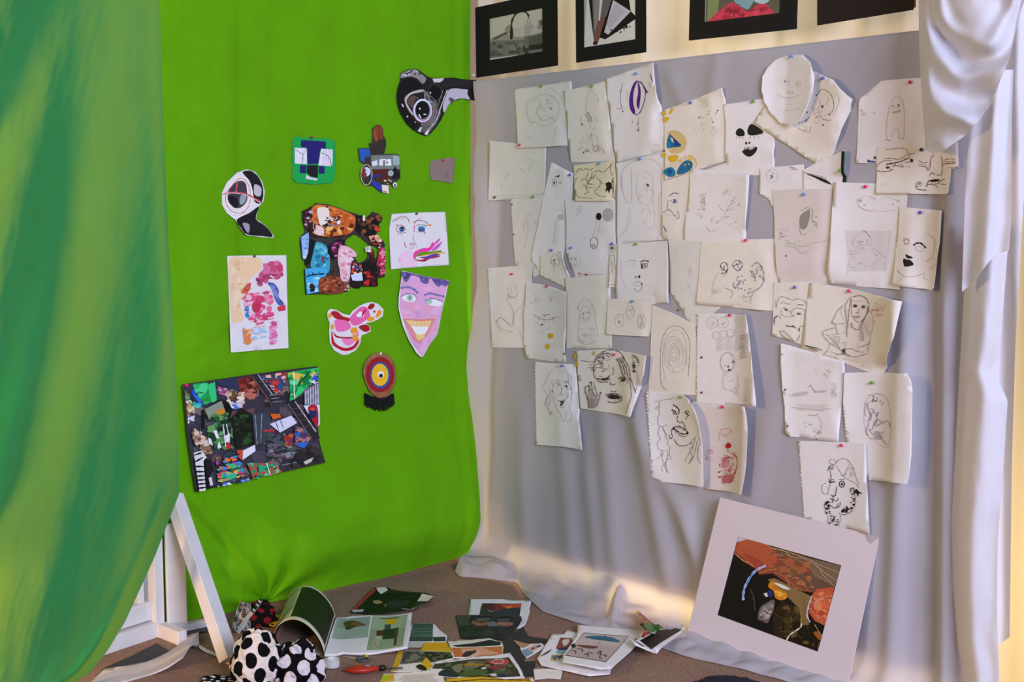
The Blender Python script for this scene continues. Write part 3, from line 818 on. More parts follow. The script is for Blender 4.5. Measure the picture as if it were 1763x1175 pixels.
gart('face_painting', 'square white sheet with two eyes and a rainbow brush smear', 'painting',
     cp('P2', '1100 180 1350 165 1680 158 1700 420 1722 735 1400 755 1090 780 1075 500 1072 330'),
     '''@P2
s 8a7a4a 1.6 1100 265 1160 225 1230 205 1275 235 1285 275
s c07a5a 1 1130 260 1180 235 1240 225
s a86a8a 1.2 1150 290 1175 330 1140 330 1160 370
o 3a5a8a 1208 345 30 30
o 101828 1210 330 12 12
s b06a5a 1.5 1150 310 1190 300 1230 320 1255 360
s 7a8a4a 1.5 1150 360 1200 385 1255 380
s b0503a 1.3 1165 370 1170 410
s a87a3a 1.3 1200 385 1205 420
s 7a6a3a 1.6 1335 270 1400 250 1470 270 1490 300
s c04a6a 1.2 1340 290 1380 240 1410 230
o d8943a 1512 302 16 12
o 3a6aa0 1420 345 38 34
q 2a4a8a,5a8ac0,203060 10 8 16 1385 315 1460 315 1460 375 1390 375
s 5a8a4a 1.5 1360 310 1410 295 1480 310
s c83a7a 1.4 1345 300 1340 340 1340 375
s c07a4a 1.3 1370 380 1410 370 1470 380
s b85a3a 1.1 1450 380 1450 405
s 8a9a6a 1.2 1335 400 1330 450 1350 490 1365 540
s c85a3a 1.6 1240 480 1240 530 1260 545
s c83a5a 1.6 1290 510 1320 495 1335 515 1300 520
s b05a8a 1.2 1290 540 1310 555 1340 540
fs e8c0d4 1170 650 1230 580 1310 575 1330 650 1380 700 1340 740 1260 760 1200 730 1175 690
o d8889a 1185 675 8 14
fs e83a9a 1330 620 1360 580 1440 550 1500 545 1540 485 1555 500 1600 455 1618 445 1610 475 1560 520 1510 580 1400 610 1340 670
fs c05ab0 1530 570 1580 520 1640 480 1630 510 1590 560 1550 580
fs a81c3a 1330 660 1400 680 1470 660 1560 640 1620 630 1600 650 1500 670 1460 695 1380 690
fs 5a3a9a 1400 650 1470 640 1560 610 1620 620 1560 640 1480 665
fs d8a81c 1370 640 1470 630 1560 610 1680 610 1640 595 1500 600 1390 610
fs 6a8a1c 1365 640 1400 595 1480 590 1560 585 1620 575 1640 590 1520 610 1440 625
''', PAPER, dname='painted_face', gain=1.2)

gart('pink_face_mask', 'pointed pink paper face with purple hair and a toothy grin', 'drawing',
     cp('P6', '690 28 860 70 1052 105 1030 220 1000 340 965 520 900 610 850 700 835 703 800 670 740 570 690 450 660 320 662 240 675 140'),
     '''@P6
f d8a4c8 695 35 1045 110 1020 230 960 515 842 695 745 570 668 310 680 140
q e0acd0,d29cc4,dca0b8 50 18 40 680 120 1030 150 990 340 955 510 845 690 740 560 670 320
fs 6a5a98 690 35 860 72 1048 108 1030 150 990 140 975 155 940 130 930 100 900 90 890 125 860 130 830 110 820 80 760 65 740 95 715 120 695 90
q 5a4a88,7a6aa8,4a3c78 34 8 20 695 40 860 75 1045 110 1030 140 940 120 900 90 860 120 820 80 760 60 720 110 698 90
s 7a72b0 4.2 675 165 730 155 780 175 810 205
s 7a72b0 4.2 860 220 900 205 950 215 1015 230
fs e8e8ee 680 235 720 215 770 215 798 240 770 270 720 268
o 9ac0a8 745 240 24 26
o 6a8a78 745 240 9 12
s 6a62a0 1.6 680 230 725 208 775 215 800 245
fs e8eaee 865 270 900 250 960 255 1000 280 975 305 910 300
o a0c8a8 895 268 26 20
s 6a62a0 1.6 865 262 910 245 970 258 1002 272
s c890b4 1.4 820 350 800 375 830 385 870 375
f d88a8a 695 405 940 405 900 500 830 595 780 570 730 480
f e8c888 715 415 915 418 895 465 755 460
f f0f0f4 755 460 895 465 870 510 830 530 790 515
f eac480 790 515 830 530 870 510 855 555 815 572 792 550
l d8a860 1 770 420 775 460
l d8a860 1 800 420 803 462
l d8a860 1 830 420 832 464
l d8a860 1 860 420 860 464
l d8a860 1 885 420 882 464
s d87a6a 2 695 408 760 412 830 418 880 412 940 408
''', PAPER, curl=(('B', .2, .006),), dname='crayon_face', gain=1.15)

gart('mouth_cutout', 'white-edged cutout of red, pink and orange painted shapes', 'collage',
     cp('P6', '130 325 180 335 230 365 280 375 300 345 360 300 410 280 455 272 500 285 545 330 540 380 500 410 450 430 400 440 440 460 445 500 400 525 375 530 365 590 330 650 260 685 220 685 160 650 125 590 120 500 125 440 105 380 108 345'),
     '''@P6
fs a81424 135 350 180 345 230 385 285 400 270 425 200 415 150 385
o e89a1c 125 378 14 20
o e89a1c 145 465 14 22
fs e86aa8 170 410 260 420 290 470 240 500 180 500 165 450
fs e060a0 280 400 310 360 360 315 405 310 430 340 440 400 410 410 350 450 300 450
f f0ecee 330 375 360 345 395 360 385 390 340 390
s a81424 4 375 385 390 350 405 335
o a01222 448 307 30 20 -40
o a01222 472 347 8 10
fs e8961c 505 335 530 345 525 365 500 390 480 390
o e89a1c 443 405 30 17 -8
fs a01222 350 465 390 448 430 460 432 495 400 505 370 490
fs b01428 140 490 160 580 210 620 260 630 310 610 345 560 350 590 310 640 240 655 180 630 140 590
fs a01222 150 500 180 535 240 545 300 545 290 558 220 555 170 545
fs e880b8 220 555 300 560 340 500 350 520 330 570 280 610 240 600
fs e8961c 290 480 330 470 340 500 310 520 290 510
o e89a1c 325 560 26 16
o e89a1c 322 535 22 12
''', PAPER, curl=(), dname='painted_shapes', gain=1.15)

# round target with black fringe
TS = Sheet(GREEN, 'green', cp('P6', '500 668 545 670 590 690 625 740 645 810 640 890 615 960 580 1010 535 1030 490 1015 440 975 405 900 385 820 395 760 425 710 460 680'), (), green_surf, gap=.004, stiff=60)
tgt = TS.body('target_badge', material('copper_foil', 'a8714e', .38, .25, 40, metal=.35), thick=.004)
tag(tgt, 'copper disc with red, blue and yellow rings and a black fringe', 'ornament')
TS.draw('''@P6
o 8f1220 516 838 112 140
o 1f4f9a 518 842 80 104
o e0b020 516 840 66 88
o e8e4e0 522 838 25 26
o 1c1420 523 846 15 16
''', 1.2)
TS.finish(tgt, 'painted_rings')
fr_v, fr_f = [], []
rndf = random.Random(5)
for i in range(26):
    x = 405 + 208*i/25; xb = 515+(x-515)*1.02+rndf.uniform(-5, 5); yb = 1075+40*math.sin(math.pi*i/25)+rndf.uniform(-8, 8); yt = 985 + 30*math.sin(math.pi*i/25)
    q = [crop('P6', *p) for p in ((x-6, yt), (x+6, yt), (xb+4, yb), (xb-4, yb))]
    base = len(fr_v)
    for w_ in (.004+.002*(i % 3), .0015+.002*(i % 3)):
        for k_, p in enumerate(q):
            u, v = GREEN.px(p[0], p[1], .02); fr_v.append(GREEN.p(u, v, green_w(u, v)+.004+w_+(.004 if k_ > 1 else 0)))
    b = base; fr_f += [(b, b+3, b+2, b+1), (b+4, b+5, b+6, b+7)] + [(b+k, b+(k+1) % 4, b+4+(k+1) % 4, b+4+k) for k in range(4)]
mesh_obj('fringe', fr_v, fr_f, material('black_thread', '0d100a', .8), tgt, smooth=False)

gart('stair_poster', 'large photo collage poster of staircases and graffiti walls', 'poster',
     cp('P1', '20 215 200 190 600 130 950 85 1210 55 1215 350 1222 700 1245 790 1280 905 900 990 500 1075 135 1162 100 950 60 650'),
     '''@P1
f 3a3540 30 222 1205 65 1215 700 1265 895 140 1150 70 650
q 4a4450,5a5058,2a2830,6a4a48,38404a,7a6a68 150 20 60 35 225 1200 70 1215 700 1260 890 145 1145 70 650
q 2ab868,18a050,46d088,2a8a3a 30 16 46 100 205 300 190 320 360 200 400 110 260
f 30c878 240 240 300 190 318 350 270 370
q 1c4ac0,2a6ae0,10389a 14 18 36 65 230 100 230 210 400 180 430 120 330
q 30b8b0,58d0c0 10 14 30 110 330 190 400 170 440 100 400
o d02858 52 222 20 14
q c8a060,8a5a30,3a8a5a,d8c8b0,2a4a3a 60 10 26 30 260 80 300 130 450 120 540 60 560
q 2a6ab8,d8d0e0,4a3a30 20 10 24 50 480 120 450 120 560 60 570
f 2a3650 310 190 500 155 520 260 420 250 320 210
f 7a2e2a 500 165 620 140 680 240 660 330 560 340 510 260
q 9a3a30,6a2018,b86a58,4a1c18 40 14 40 500 160 620 140 690 250 640 360 540 330
q c86a9a,d8a8c0,8a4a78 16 14 34 320 230 460 260 450 330 330 300
q d8c8b8,e8d8c8,c09a70,6a4a30 26 14 34 390 270 560 280 560 390 400 400
q e8e8f0,4a78c0,d8c0d0 22 10 26 420 370 540 340 540 420 440 440
f 2a2830 630 135 680 130 800 300 860 370 800 400 640 180
l b8b0b8 2 672 125 800 305
l 8a5a50 2 625 145 795 395
l 6a6068 1.4 690 190 740 175
l 6a6068 1.4 715 230 770 215
l 6a6068 1.4 740 265 795 250
l 9a9098 1.4 770 310 845 300
l 9a9098 1.4 785 340 865 330
l 9a9098 1.4 800 370 885 360
l d0c8d0 1.4 830 290 870 270
l d0c8d0 1.4 880 285 915 265
q c83a30,8a2a28,e8b8a0,3a4a7a 40 12 36 690 140 920 95 920 250 820 290 760 220
f 28c060 925 110 1205 65 1205 120 1080 270 1000 340 950 360 960 200
q 34d070,18a04a,60e090,d8c040,108038 50 14 44 925 115 1200 70 1200 150 1080 280 960 350
l 0f6a30 3 1055 140 980 330
l 0f4a28 3 1130 90 1020 230
l e8f0e8 2 985 100 990 340
q d8d8e8,3a3a4a,2a5ac8 20 10 26 1140 130 1205 110 1205 220 1130 200
f 6a6a7a 1070 260 1205 190 1210 390 1080 400
l d8d8e4 2 1090 270 1090 390
l d8d8e4 2 1110 260 1112 390
l d8d8e4 2 1132 245 1134 390
l d8d8e4 2 1154 235 1156 388
l d8d8e4 2 1176 220 1178 386
l d8d8e4 2 1196 210 1198 384
f d8dce8 1070 400 1212 390 1215 560 1190 590 1130 500
fs a81c2c 1110 410 1190 405 1195 590 1130 500
o 1c2a5a 1150 470 36 40
o d05040 1150 430 22 14
f 2a2528 930 375 1010 365 1200 640 1215 690 1130 690
l 8a8088 1.4 930 380 1140 690
l c8c0c8 2.2 995 362 1180 630
l 5a5258 1.2 975 430 1045 415
l 5a5258 1.2 1010 480 1080 465
l 5a5258 1.2 1040 530 1115 515
l 5a5258 1.2 1075 585 1150 570
f 14100e 175 440 350 340 450 430 420 520 380 350 200 440 205 600 180 610
f 8a9480 200 430 350 355 380 440 300 480 240 520
q 2a5a30,1c3a20,4a8a4a,6a9a5a,102818 70 14 44 215 480 400 440 440 560 460 780 300 800 220 680
fs c88a2a 300 450 360 420 380 460 320 480
f e4e8ee 275 620 305 612 330 690 300 680
f e4e8ee 228 680 255 690 272 750 240 735
f e4e8ee 310 760 325 710 345 760 325 780
l d8e0e0 2.4 360 560 385 760
l d8e0e0 2 390 560 415 680
f c8203a 380 740 415 715 430 770 385 780
f e8e0e8 365 670 420 640 420 720 380 720
f 141a10 420 520 520 420 610 470 630 740 480 780 450 600
q 2a4a20,1c2a14,0c100a 30 14 36 450 480 600 470 625 730 490 770
f 39424a 615 470 760 450 780 560 720 740 640 740
l 8a929a 2 640 480 660 740
l 8a929a 1.6 700 470 690 720
f d8d8e8 770 560 960 485 1010 550 860 635
f d8601c 770 470 860 470 870 500 800 520
l 3a3a4a 1.6 820 540 850 620
l 3a3a4a 1.6 860 520 890 600
f c8303a 715 610 810 610 810 625 715 628
q 6a5a60,4a5058,2a3038,8a8a90,384a3a 60 12 40 740 650 900 640 1030 850 860 900 740 840
q c87a2a,a82a20,7a2a5a 20 12 34 890 660 980 640 960 760 900 750
q 6a5a78,8a6a88,4a3a58,c87a5a,2a6ac0 34 16 44 980 570 1060 590 1130 690 1080 780 980 740
l 8a9a9a 1.4 870 830 1010 800
l 7a3a38 1.4 860 870 1020 850
l 8a9a9a 1.4 870 920 1030 890
l 6a7a7a 1.4 760 760 860 740
l 6a7a7a 1.4 790 800 900 770
q 2a2426,3a3230,1c1a1c 40 20 50 1010 780 1190 740 1255 890 900 960
f c8c0b8 1060 890 1150 850 1130 890 1080 915
f d04a28 475 790 530 785 520 875 490 850
f e4e0ec 530 790 635 740 640 795 525 875
q 3a8a5a,2aa870,68c898,8a6a3a,c83a3a 60 12 34 560 900 820 890 880 980 620 1050
l e8e8e8 2 735 900 770 1010
q 8a6a50,b8907a,6a4a3a,d8c0b0 50 12 36 70 580 200 640 270 820 200 840 90 720
f d8d8dc 95 810 160 790 210 850 180 880 200 1140 145 1150
l 1a1818 3.6 100 830 160 810
l 1a1818 3.6 105 890 175 850
l 1a1818 3.6 105 930 185 930
l 1a1818 3.6 110 975 190 975
l 1a1818 3.6 115 1015 195 1010
l 1a1818 3.6 120 1050 200 1045
l 1a1818 3.6 125 1085 205 1078
l 1a1818 3.6 130 1120 210 1112
f 141214 190 860 240 870 270 960 240 1000 250 1120 220 1130 200 960
f d8d0d8 225 1030 250 1020 265 1090 240 1100
q c8485a,3a8ac8,e0c040,4ab878,8a4ab0,e87a3a 60 14 30 285 850 500 830 550 1010 300 1080
l 2a2830 2.4 290 870 500 820
l 2a2830 2.6 290 920 520 870
l 2a2830 2.6 295 975 540 935
l 2a2830 2.6 300 1040 560 990
q d8dce4,4a78c8,2a2a30 24 10 26 300 1080 580 1030 590 1060 300 1110
f 30b890 370 1000 470 990 460 1030 380 1040
''', DARKP, curl=(('BR', .7, .015), ('L', .6, .003)), dname='poster_print', gain=1.1, dmat=GLOSS)
# ------------------------------------------------------------------ sketches pinned to the white sheet
def white_surf(u, v): return white_w(u, v)
GW = 'sketches pinned to the white sheet'
def wart(label, outline, ops, mat=PAPER, curl=(('B', .3, .005), ('R', .5, .004)), **k):
    k.setdefault('group', GW); k.setdefault('dname', 'pencil_drawing'); k.setdefault('name', 'sketch_sheet')
    nm = k.pop('name'); k.update(mat=mat, curl=curl); WQ.append(((WHITE, 'white', white_surf, nm, label, 'drawing', outline, ops), k))
WQ = []
P0 = lambda s: cp('0', s)

wart('nearly blank pale sheet, leftmost below the top row of sketches', P0('841 242 940 252 938 337 889 343 841 346'),
     '''@E
r F .8 100 200 180 300 7
r F .8 200 140 320 240 8
l f .7 70 332 190 322
l f .7 200 326 330 322
''', GREENISH, curl=(('L', .5, .004, 1),))
wart('faint curly-haired head on a greenish sheet, top left of the sketches', cp('Q1', '95 315 400 272 665 232 655 560 640 885 400 900 125 912 108 600'),
     '''@Q1
r F .9 210 370 560 690 16
z f .9 220 540 230 450 320 390 430 370 530 430 545 540 500 640 400 690 310 650 250 640
s f .9 310 560 330 520 350 480 350 450
s f .9 320 540 345 600 400 630 480 600
o d 463 512 6 9
o f 430 428 16 10
s f .9 400 470 440 450 480 460
s f 1 440 610 470 605 505 630
o g 450 608 5 5
o g 505 632 5 5
o g 530 560 4 4
s f 1 240 690 300 640
s F .9 520 700 500 800 480 850
s F .9 200 820 240 790 265 820 220 850
s F .9 460 300 560 380 590 480
o y 110 578 6 9
o y 110 625 5 8
''', GREENISH)
wart('pale green sheet with two punched holes at its left edge', P0('879 343 945 335 962 400 962 462 918 478 888 457 882 400'),
     '''@E
o d 172 370 4 4
o d 180 514 4 4
r F .9 210 360 330 600 14
s F 1 240 420 250 500 230 580
''', GREENISH)
wart('cream sketch of a standing ghostly figure, between the greenish head and purple balloon', cp('Q1', '585 335 880 268 1010 230 1110 1045 665 1058'),
     '''@Q1
s F 1 870 300 830 400 815 520
s F 1 880 330 930 400 940 470
o g 942 428 5 8
s b 1.2 820 545 845 560 865 600 875 640
s g .9 800 570 830 590 845 650
s g .9 815 560 845 600 855 650
s g 1 770 590 765 640 775 690
o g 780 670 10 14
r F .9 740 560 960 960 16
s F .9 770 800 780 880 790 920
s F .9 860 780 890 860 900 950
s F .9 930 780 950 900 960 960
s g .9 880 770 870 790
s g 1 880 880 900 900 930 880 940 930 990 920 1000 970
r g .8 870 880 1010 980 10
o d 795 955 6 9
c d .9 830 938 16 12
s f .9 730 930 770 900 750 940
s f .8 920 600 935 650
''', CREAM, curl=(('R', .45, .006, 1), ('B', .4, .004)))
wart('purple felt-pen hot air balloon shape on a large white sheet', cp('Q1', '1005 215 1330 100 1495 45 1560 450 1640 935 1380 995 1125 1058 1060 600'),
     '''@Q1
fs p 1300 255 1335 232 1310 300 1295 380 1298 470 1315 545 1300 570 1265 520 1253 430 1270 330
fs p 1340 240 1358 270 1370 340 1365 430 1350 515 1330 480 1330 430 1345 340
s p 2.2 1320 235 1370 245 1415 310 1420 360
fs p 1385 265 1420 310 1440 340 1420 345
s p 1.6 1420 350 1410 430 1370 540 1330 575 1300 560
s m .9 1190 250 1170 340 1165 430 1190 545
o m 1172 330 5 12
s m .9 1130 510 1150 515 1170 500
o p 1190 540 6 9
s p 1.4 1470 160 1480 210 1495 240
s m 1 1460 250 1470 300
o m 1438 345 10 8
s m .7 1350 600 1345 680 1350 720
o m 1287 645 5 9
o p 1345 730 8 10
o m 1340 665 3 5
s f .7 1500 900 1540 870 1560 910
s F .7 1240 330 1235 400 1240 440
''', PAPER, curl=(('R', .45, .022), ('B', .6, .006)))
wart('narrow pointed sheet with one eye and long nose', P0('949 279 987 299 984 345 978 400 970 440 962 480 930 470 914 449 936 335'),
     '''@E
f d 375 238 402 226 400 238
c g 1 378 265 11 18
o d 376 265 4 8
o f 405 265 6 8
s f .9 385 400 410 395 428 415
s F 1.2 390 430 380 500 370 560
h f .8 375 450 405 560 12 -8
r F .8 370 300 430 420 6
o f 408 430 16 14
''', PAPER)
wart('sheet with a black dot and shaded ovals floating in the middle', P0('972 344 1059 344 1060 474 1030 473 990 478 974 432'),
     '''@E
o k 590 428 14 18
o f 635 420 22 30
c g .8 635 420 23 32
h g .8 620 395 655 445 8 -4
c d .9 568 555 18 28
o f 565 570 12 12
s F .8 580 440 570 500 560 530
s F .8 600 440 590 500 580 530
r f .8 460 360 520 430 7
c f .9 465 650 20 26
o g 458 632 4 4
o g 480 632 4 4
s f 1 455 660 470 665 480 658
c F .8 488 640 16 26
o o 498 702 9 4
o r 530 708 8 4
r F .7 480 470 640 680 6
''', PAPER)
wart('triangular-bottomed scrap with a tiny face, left of centre', P0('930 440 967 432 976 466 989 504 960 489 929 474'),
     '''@E
c g .8 380 640 20 28
r g .8 362 615 400 670 8
o d 376 640 4 5
s f .8 400 600 420 660 440 720
s f .8 380 670 370 700
''', CREAM, curl=(('R', .5, .012),))
wart('yellowed note with brown handwriting and a black ink blot', cp('E', '465 182 560 170 665 160 672 250 662 352 560 354 472 352'),
     '''@E
s b 1.1 480 212 500 195 515 205 530 195 545 205 565 195
s b 1.1 570 215 590 205 610 215 635 195 655 170
s b 1 655 170 645 200 655 230
s b 1.2 540 220 530 250 545 260 550 240
s b 1.2 560 215 555 245 575 225
s r 1.3 505 255 525 245
s b 1 545 250 530 290 540 310 520 320
s b .9 485 240 470 280 480 320 500 335 560 340
f k 622 268 640 260 652 268 655 290 645 300 640 320 634 300 620 305 628 288
l k 1.4 640 290 625 310
l k 1.2 650 270 662 240
s b .9 580 240 600 260 590 290 570 310 600 330 630 330
l k 1.6 660 255 660 340
r b .7 480 200 640 330 8
''', YELLOWISH)
wart('faint portrait with long hair inside an arch, below the balloon', P0('1060 281 1100 272 1147 259 1152 412 1105 417 1063 422'),
     '''@E
s f 1 700 300 700 220 740 170 800 150 860 160 900 220 900 300
s f 1 700 220 705 300 720 350 745 360 750 300 745 200
s F .9 780 230 770 300 790 360 830 370 850 320 850 240 810 210
o d 827 278 6 7
s f .9 800 240 830 245
s F .9 740 380 730 460 700 520
s F .9 850 340 860 420 855 490
r F .8 760 220 880 500 12
s F .9 690 520 720 500 750 440
o r 822 272 4 3
''', PAPER, curl=(('B', .4, .004),))
wart('cream strip with a blue pen face, under the blue and yellow blotches', P0('1138 300 1192 292 1190 360 1178 415 1150 413 1140 410'),
     '''@E
s 3a4a9a 1.6 930 330 950 315 972 318
s 3a5aa0 1.2 935 355 955 345 968 358 945 362
o n 955 356 5 8
s 3a4a9a 1 925 350 920 390 935 400
s f 1.2 895 400 920 420 960 420 975 440
s g 1.2 900 410 930 395 960 430
s 5a4a9a 2 900 470 915 500
s F .8 890 300 880 400 880 500 920 540
s 6a7ab0 1.2 960 440 978 430 970 400
s f .8 870 540 900 500 925 545
''', CREAM)
wart('sheet with blue and yellow paint blotches at its left side', cp('Q2', '60 302 300 215 570 105 620 420 668 722 340 825 75 908 65 600'),
     '''@Q2
fs d9bd84 100 500 160 475 230 510 265 580 240 650 170 680 110 650
fs e0b838 90 800 200 730 280 690 335 720 350 780 300 840 140 880 80 860
fs ddd2c4 95 800 150 745 210 740 240 690 320 720 345 780 300 835 140 875
f B 92 560 118 505 150 540 220 605 205 620 92 632
f ddd2c0 120 535 145 548 150 585 135 575
f 1c3a8a 130 520 220 605 150 610 165 580
o 1c7ab0 110 600 22 26
fs y 50 310 80 318 85 340 60 350
fs y 125 290 150 285 130 330 108 340
fs y 60 365 115 365 90 400 70 410
fs y 45 680 80 670 85 700 60 710
fs y 105 700 180 690 190 720 150 755 110 740
o 7a1c20 68 655 10 8
fs 1a78a8 70 820 130 795 165 830 160 870 110 880 70 850
fs 146a90 180 830 220 765 270 735 315 760 305 810 250 850 190 860
o 15508a 118 835 20 22
r F .8 340 180 450 300 7
h F .7 370 200 470 290 6 -20
r f .8 360 330 420 480 7
r f .8 440 300 550 420 7
o d 535 305 6 7
o g 375 365 7 10
o g 495 405 6 8
o g 455 335 5 5
r F .8 460 420 540 540 8
h F .7 470 430 530 540 8 2
s F .8 330 470 360 440
''', CREAM, curl=(('R', .5, .014), ('B', .5, .006)))
wart('face with solid black eyes and black lips on a white sheet', P0('1246 180 1318 169 1334 250 1332 302 1260 303 1192 300 1250 280'),
     '''@Q2
fs k 690 510 700 470 730 458 760 480 765 520 725 528
fs k 792 470 815 425 850 430 930 488 880 515 820 520 795 505
o 5a1c1c 780 588 10 12
o 5a1c1c 808 584 9 10
fs k 748 660 790 635 820 645 870 620 872 650 840 690 805 705 770 690
s d 1 745 660 790 625 815 632 868 618
l d .8 700 530 695 545
l d .8 720 530 725 550
l d .8 745 530 760 548
l d .8 820 525 810 548
l d .8 850 525 855 548
l d .8 880 520 890 545
l d .8 910 505 930 515
l d .8 770 640 765 620
l d .8 800 635 800 615
l d .8 840 628 845 610
s F .8 560 880 700 860 800 850
''', PAPER)
wart('crescent-torn sheet with a tiny face and a leaf, right of centre', P0('1308 290 1384 283 1384 332 1330 357 1321 342 1306 332'),
     '''@Q2
c f .8 1005 870 50 60
r d 1 985 860 1020 910 7
o d 995 870 6 6
o f 985 830 10 6
o g 1015 850 8 5
fs f 1155 795 1190 795 1225 818 1190 822
s g .9 1155 797 1190 800 1222 820
''', PAPER)
wart('large sheet turned to a diamond with a sketched profile, behind the oval face', P0('1296 212 1330 160 1388 118 1434 137 1469 171 1446 232 1420 293 1360 253'),
     '''@Q2
s b .9 1390 170 1440 120 1500 150 1530 200 1540 280 1500 350
s f .9 1380 210 1360 280 1380 340 1420 380
o b 1440 270 10 14
o d 1388 172 6 7
o g 1500 335 10 8
o n 1308 320 7 8
o d 1300 390 6 12
s b 1 1240 410 1300 390 1330 360
s b .9 1380 370 1420 350 1450 380 1500 390
s g .9 1230 460 1280 480 1330 490 1340 440
r f .8 1220 390 1340 500 9
r f .9 1340 130 1540 420 14
s f .9 1560 150 1590 200 1570 280 1540 340
o d 1240 410 6 5
o d 1450 430 9 6
''', CREAM, curl=(('R', .45, .03), ('B', .7, .008)))
wart('oval paper face with a faint smile at the top of the panel', cp('D', '553 286 610 285 650 325 672 400 662 480 630 565 590 635 545 662 490 640 440 590 410 530 395 470 400 400 425 350 470 310 520 293'),
     '''@D
o 8a9ab8 520 425 7 7
c F .8 520 425 20 22
c F .8 588 438 14 16
o f 586 438 5 6
o f 540 482 4 5
o f 558 482 4 5
s f 1 478 490 520 508 560 508 605 488
s F 1 490 570 540 575 600 562
s F .8 520 540 560 545
''', PAPER, curl=(('R', .5, .02, 1), ('L', .7, .012), ('B', .6, .008)))
wart('sheet with a dark knife-like slash and a black bar along its edge', cp('F', '705 205 800 150 905 108 911 297 810 306 706 316'),
     '''@Q2
fs 2a1a18 1290 850 1360 865 1420 885 1480 910 1520 948 1450 925 1380 890
s d .8 1280 840 1400 870 1460 890
l d .8 1430 890 1440 870
l d .8 1465 905 1475 885
f 161c16 1607 658 1632 655 1641 984 1612 990
f 2a6a6a 1632 670 1638 670 1646 980 1641 984
s f .8 1300 880 1350 900
''', PAPER, curl=(('R', .6, .012),))
wart('sheet of loose grey pencil scribbles, directly right of the long-haired portrait', cp('F', '165 195 300 212 447 225 436 400 425 585 270 575 125 560 145 400'),
     '''@F
r f 1 200 300 250 440 12
r f 1 300 280 370 330 7
r f 1 350 330 410 400 8
r f 1 260 360 380 500 14
h g .8 215 320 240 400 8 -5
s f 1 200 410 220 430 215 440
s f .9 240 470 260 500 290 490
s f .9 330 420 350 380 380 360
l F .8 380 560 420 552
''', PAPER, curl=(('R', .6, .008), ('B', .5, .005)))
wart('downward-pointing pale sheet with faint marks, under the purple pen crowd', P0('1150 412 1290 420 1240 531 1192 568 1165 520 1150 500'),
     '''@F
h F .8 70 570 110 660 9 6
r F .8 150 660 180 720 6
s f .9 165 680 160 700 175 710
r F .8 140 740 180 800 6
o d 105 880 4 5
''', GREENISH)
wart('purple pen crowd of tangled heads on a cream sheet', cp('F', '215 552 430 538 577 535 590 700 592 887 390 868 193 852 205 700'),
     '''@F
s 4a3a6a 1.3 320 690 310 660 335 650 345 680 330 710
s 4a3a6a 1.3 370 650 390 640 415 655 400 690 380 680 365 660
r 4a3a6a 1.2 310 640 350 720 10
r 4a3a6a 1.2 360 635 420 690 9
r 5a4a70 1 370 690 440 800 16
r 6a5a78 .9 430 640 530 780 14
r f .9 380 770 480 860 14
r f .8 260 770 320 820 8
s 5a4a70 1 460 670 490 650 520 700 510 760 470 790
s f .9 300 700 280 740 270 800
s g .9 330 770 370 790 360 820
s g .9 440 800 470 790 450 840
''', CREAM, curl=(('R', .6, .012), ('B', .5, .005)))
wart('grey-pink sheet with a small shaded bird-like figure', P0('1330 327 1384 326 1434 325 1430 410 1427 490 1380 490 1340 486 1333 430'),
     '''@F
fs 9a9088 692 430 715 405 740 400 735 450 715 490 692 480
h g .9 695 415 735 480 11 -4
s g 1 700 400 730 385 755 400 750 440 770 460 775 480
s g .9 690 480 700 515 725 510
o g 735 400 6 6
r f .9 740 420 780 480 7
s f .9 590 490 620 490 640 500
o g 600 510 5 5
o g 608 525 5 4
r f .9 585 485 640 540 6
r F .9 620 530 740 610 14
s f .9 620 540 700 570 760 555 830 540
s F .8 660 570 700 600 740 590
o b 626 618 4 4
''', material('pinkish_paper', 'dcd2ce', .85, .03, 30))
wart('large white sheet with a pencil figure in a grey box', cp('Q8', '88 78 200 80 480 90 790 105 795 195 760 650 720 1115 350 1085 20 1055 50 600'),
     '''@Q8
f dad4d6 195 540 640 548 598 925 238 938
s f 1 310 240 330 310 400 350 480 340
s f 1 330 250 380 215 430 210 480 240
s f 1 540 240 600 220 660 240 720 260
c f .8 342 252 16 18
o g 342 258 8 8
o f 385 298 12 10
o f 655 290 12 10
o f 708 258 14 12
s f .9 320 300 400 345 520 360 690 345
s F .9 440 240 480 220 490 260
s f 1 250 680 280 620 330 590 380 545 420 580 460 640
s g 1.4 370 540 410 570 440 610
s g 1 310 660 340 645 380 655
s f 1 290 620 270 660 280 690
s f 1 340 700 330 730 355 740
s f 1 460 710 520 750 600 810
s f 1 460 740 510 790
s f 1 440 910 490 850 520 820
r f .9 240 580 470 780 16
r f .9 230 740 300 840 8
s f .9 320 870 345 850 370 870
o g 280 900 7 5
o g 390 888 7 4
s F .9 230 850 220 980
s F .9 580 830 585 940
''', PAPER, curl=(('R', .6, .006), ('B', .6, .006), ('L', .7, .006)))
wart('face with solid black nose and mouth and one thick eyebrow', cp('Q8', '715 312 900 330 1130 352 1110 650 1085 800 1050 1090 1030 1120 880 1100 640 1062 690 650'),
     '''@Q8
s k 3.4 855 688 890 665 930 668 975 712
fs k 780 772 810 785 845 800 840 812 790 808
fs k 755 825 775 815 790 825 820 825 858 868 830 885 790 892 765 885
s g 1.2 760 640 770 620 800 625 815 645
s g 1.2 762 670 790 675 815 668
c g .9 788 650 22 22
s g 1.1 870 705 890 735 930 745 950 735
s f 1.1 880 700 910 695 950 720
s f 1 970 560 1030 600 1060 660 1040 780 980 840
s g 1 695 920 740 970 800 990 880 985 950 955
s f 1 960 950 960 1000 1010 1030
s f 1 690 1050 740 1010 750 990
s f 1 970 850 1010 830 1080 810
s f 1 1000 920 1040 890 1080 870
s F 1 1040 600 1080 680
''', CREAM, curl=(('R', .5, .012), ('B', .6, .006)))
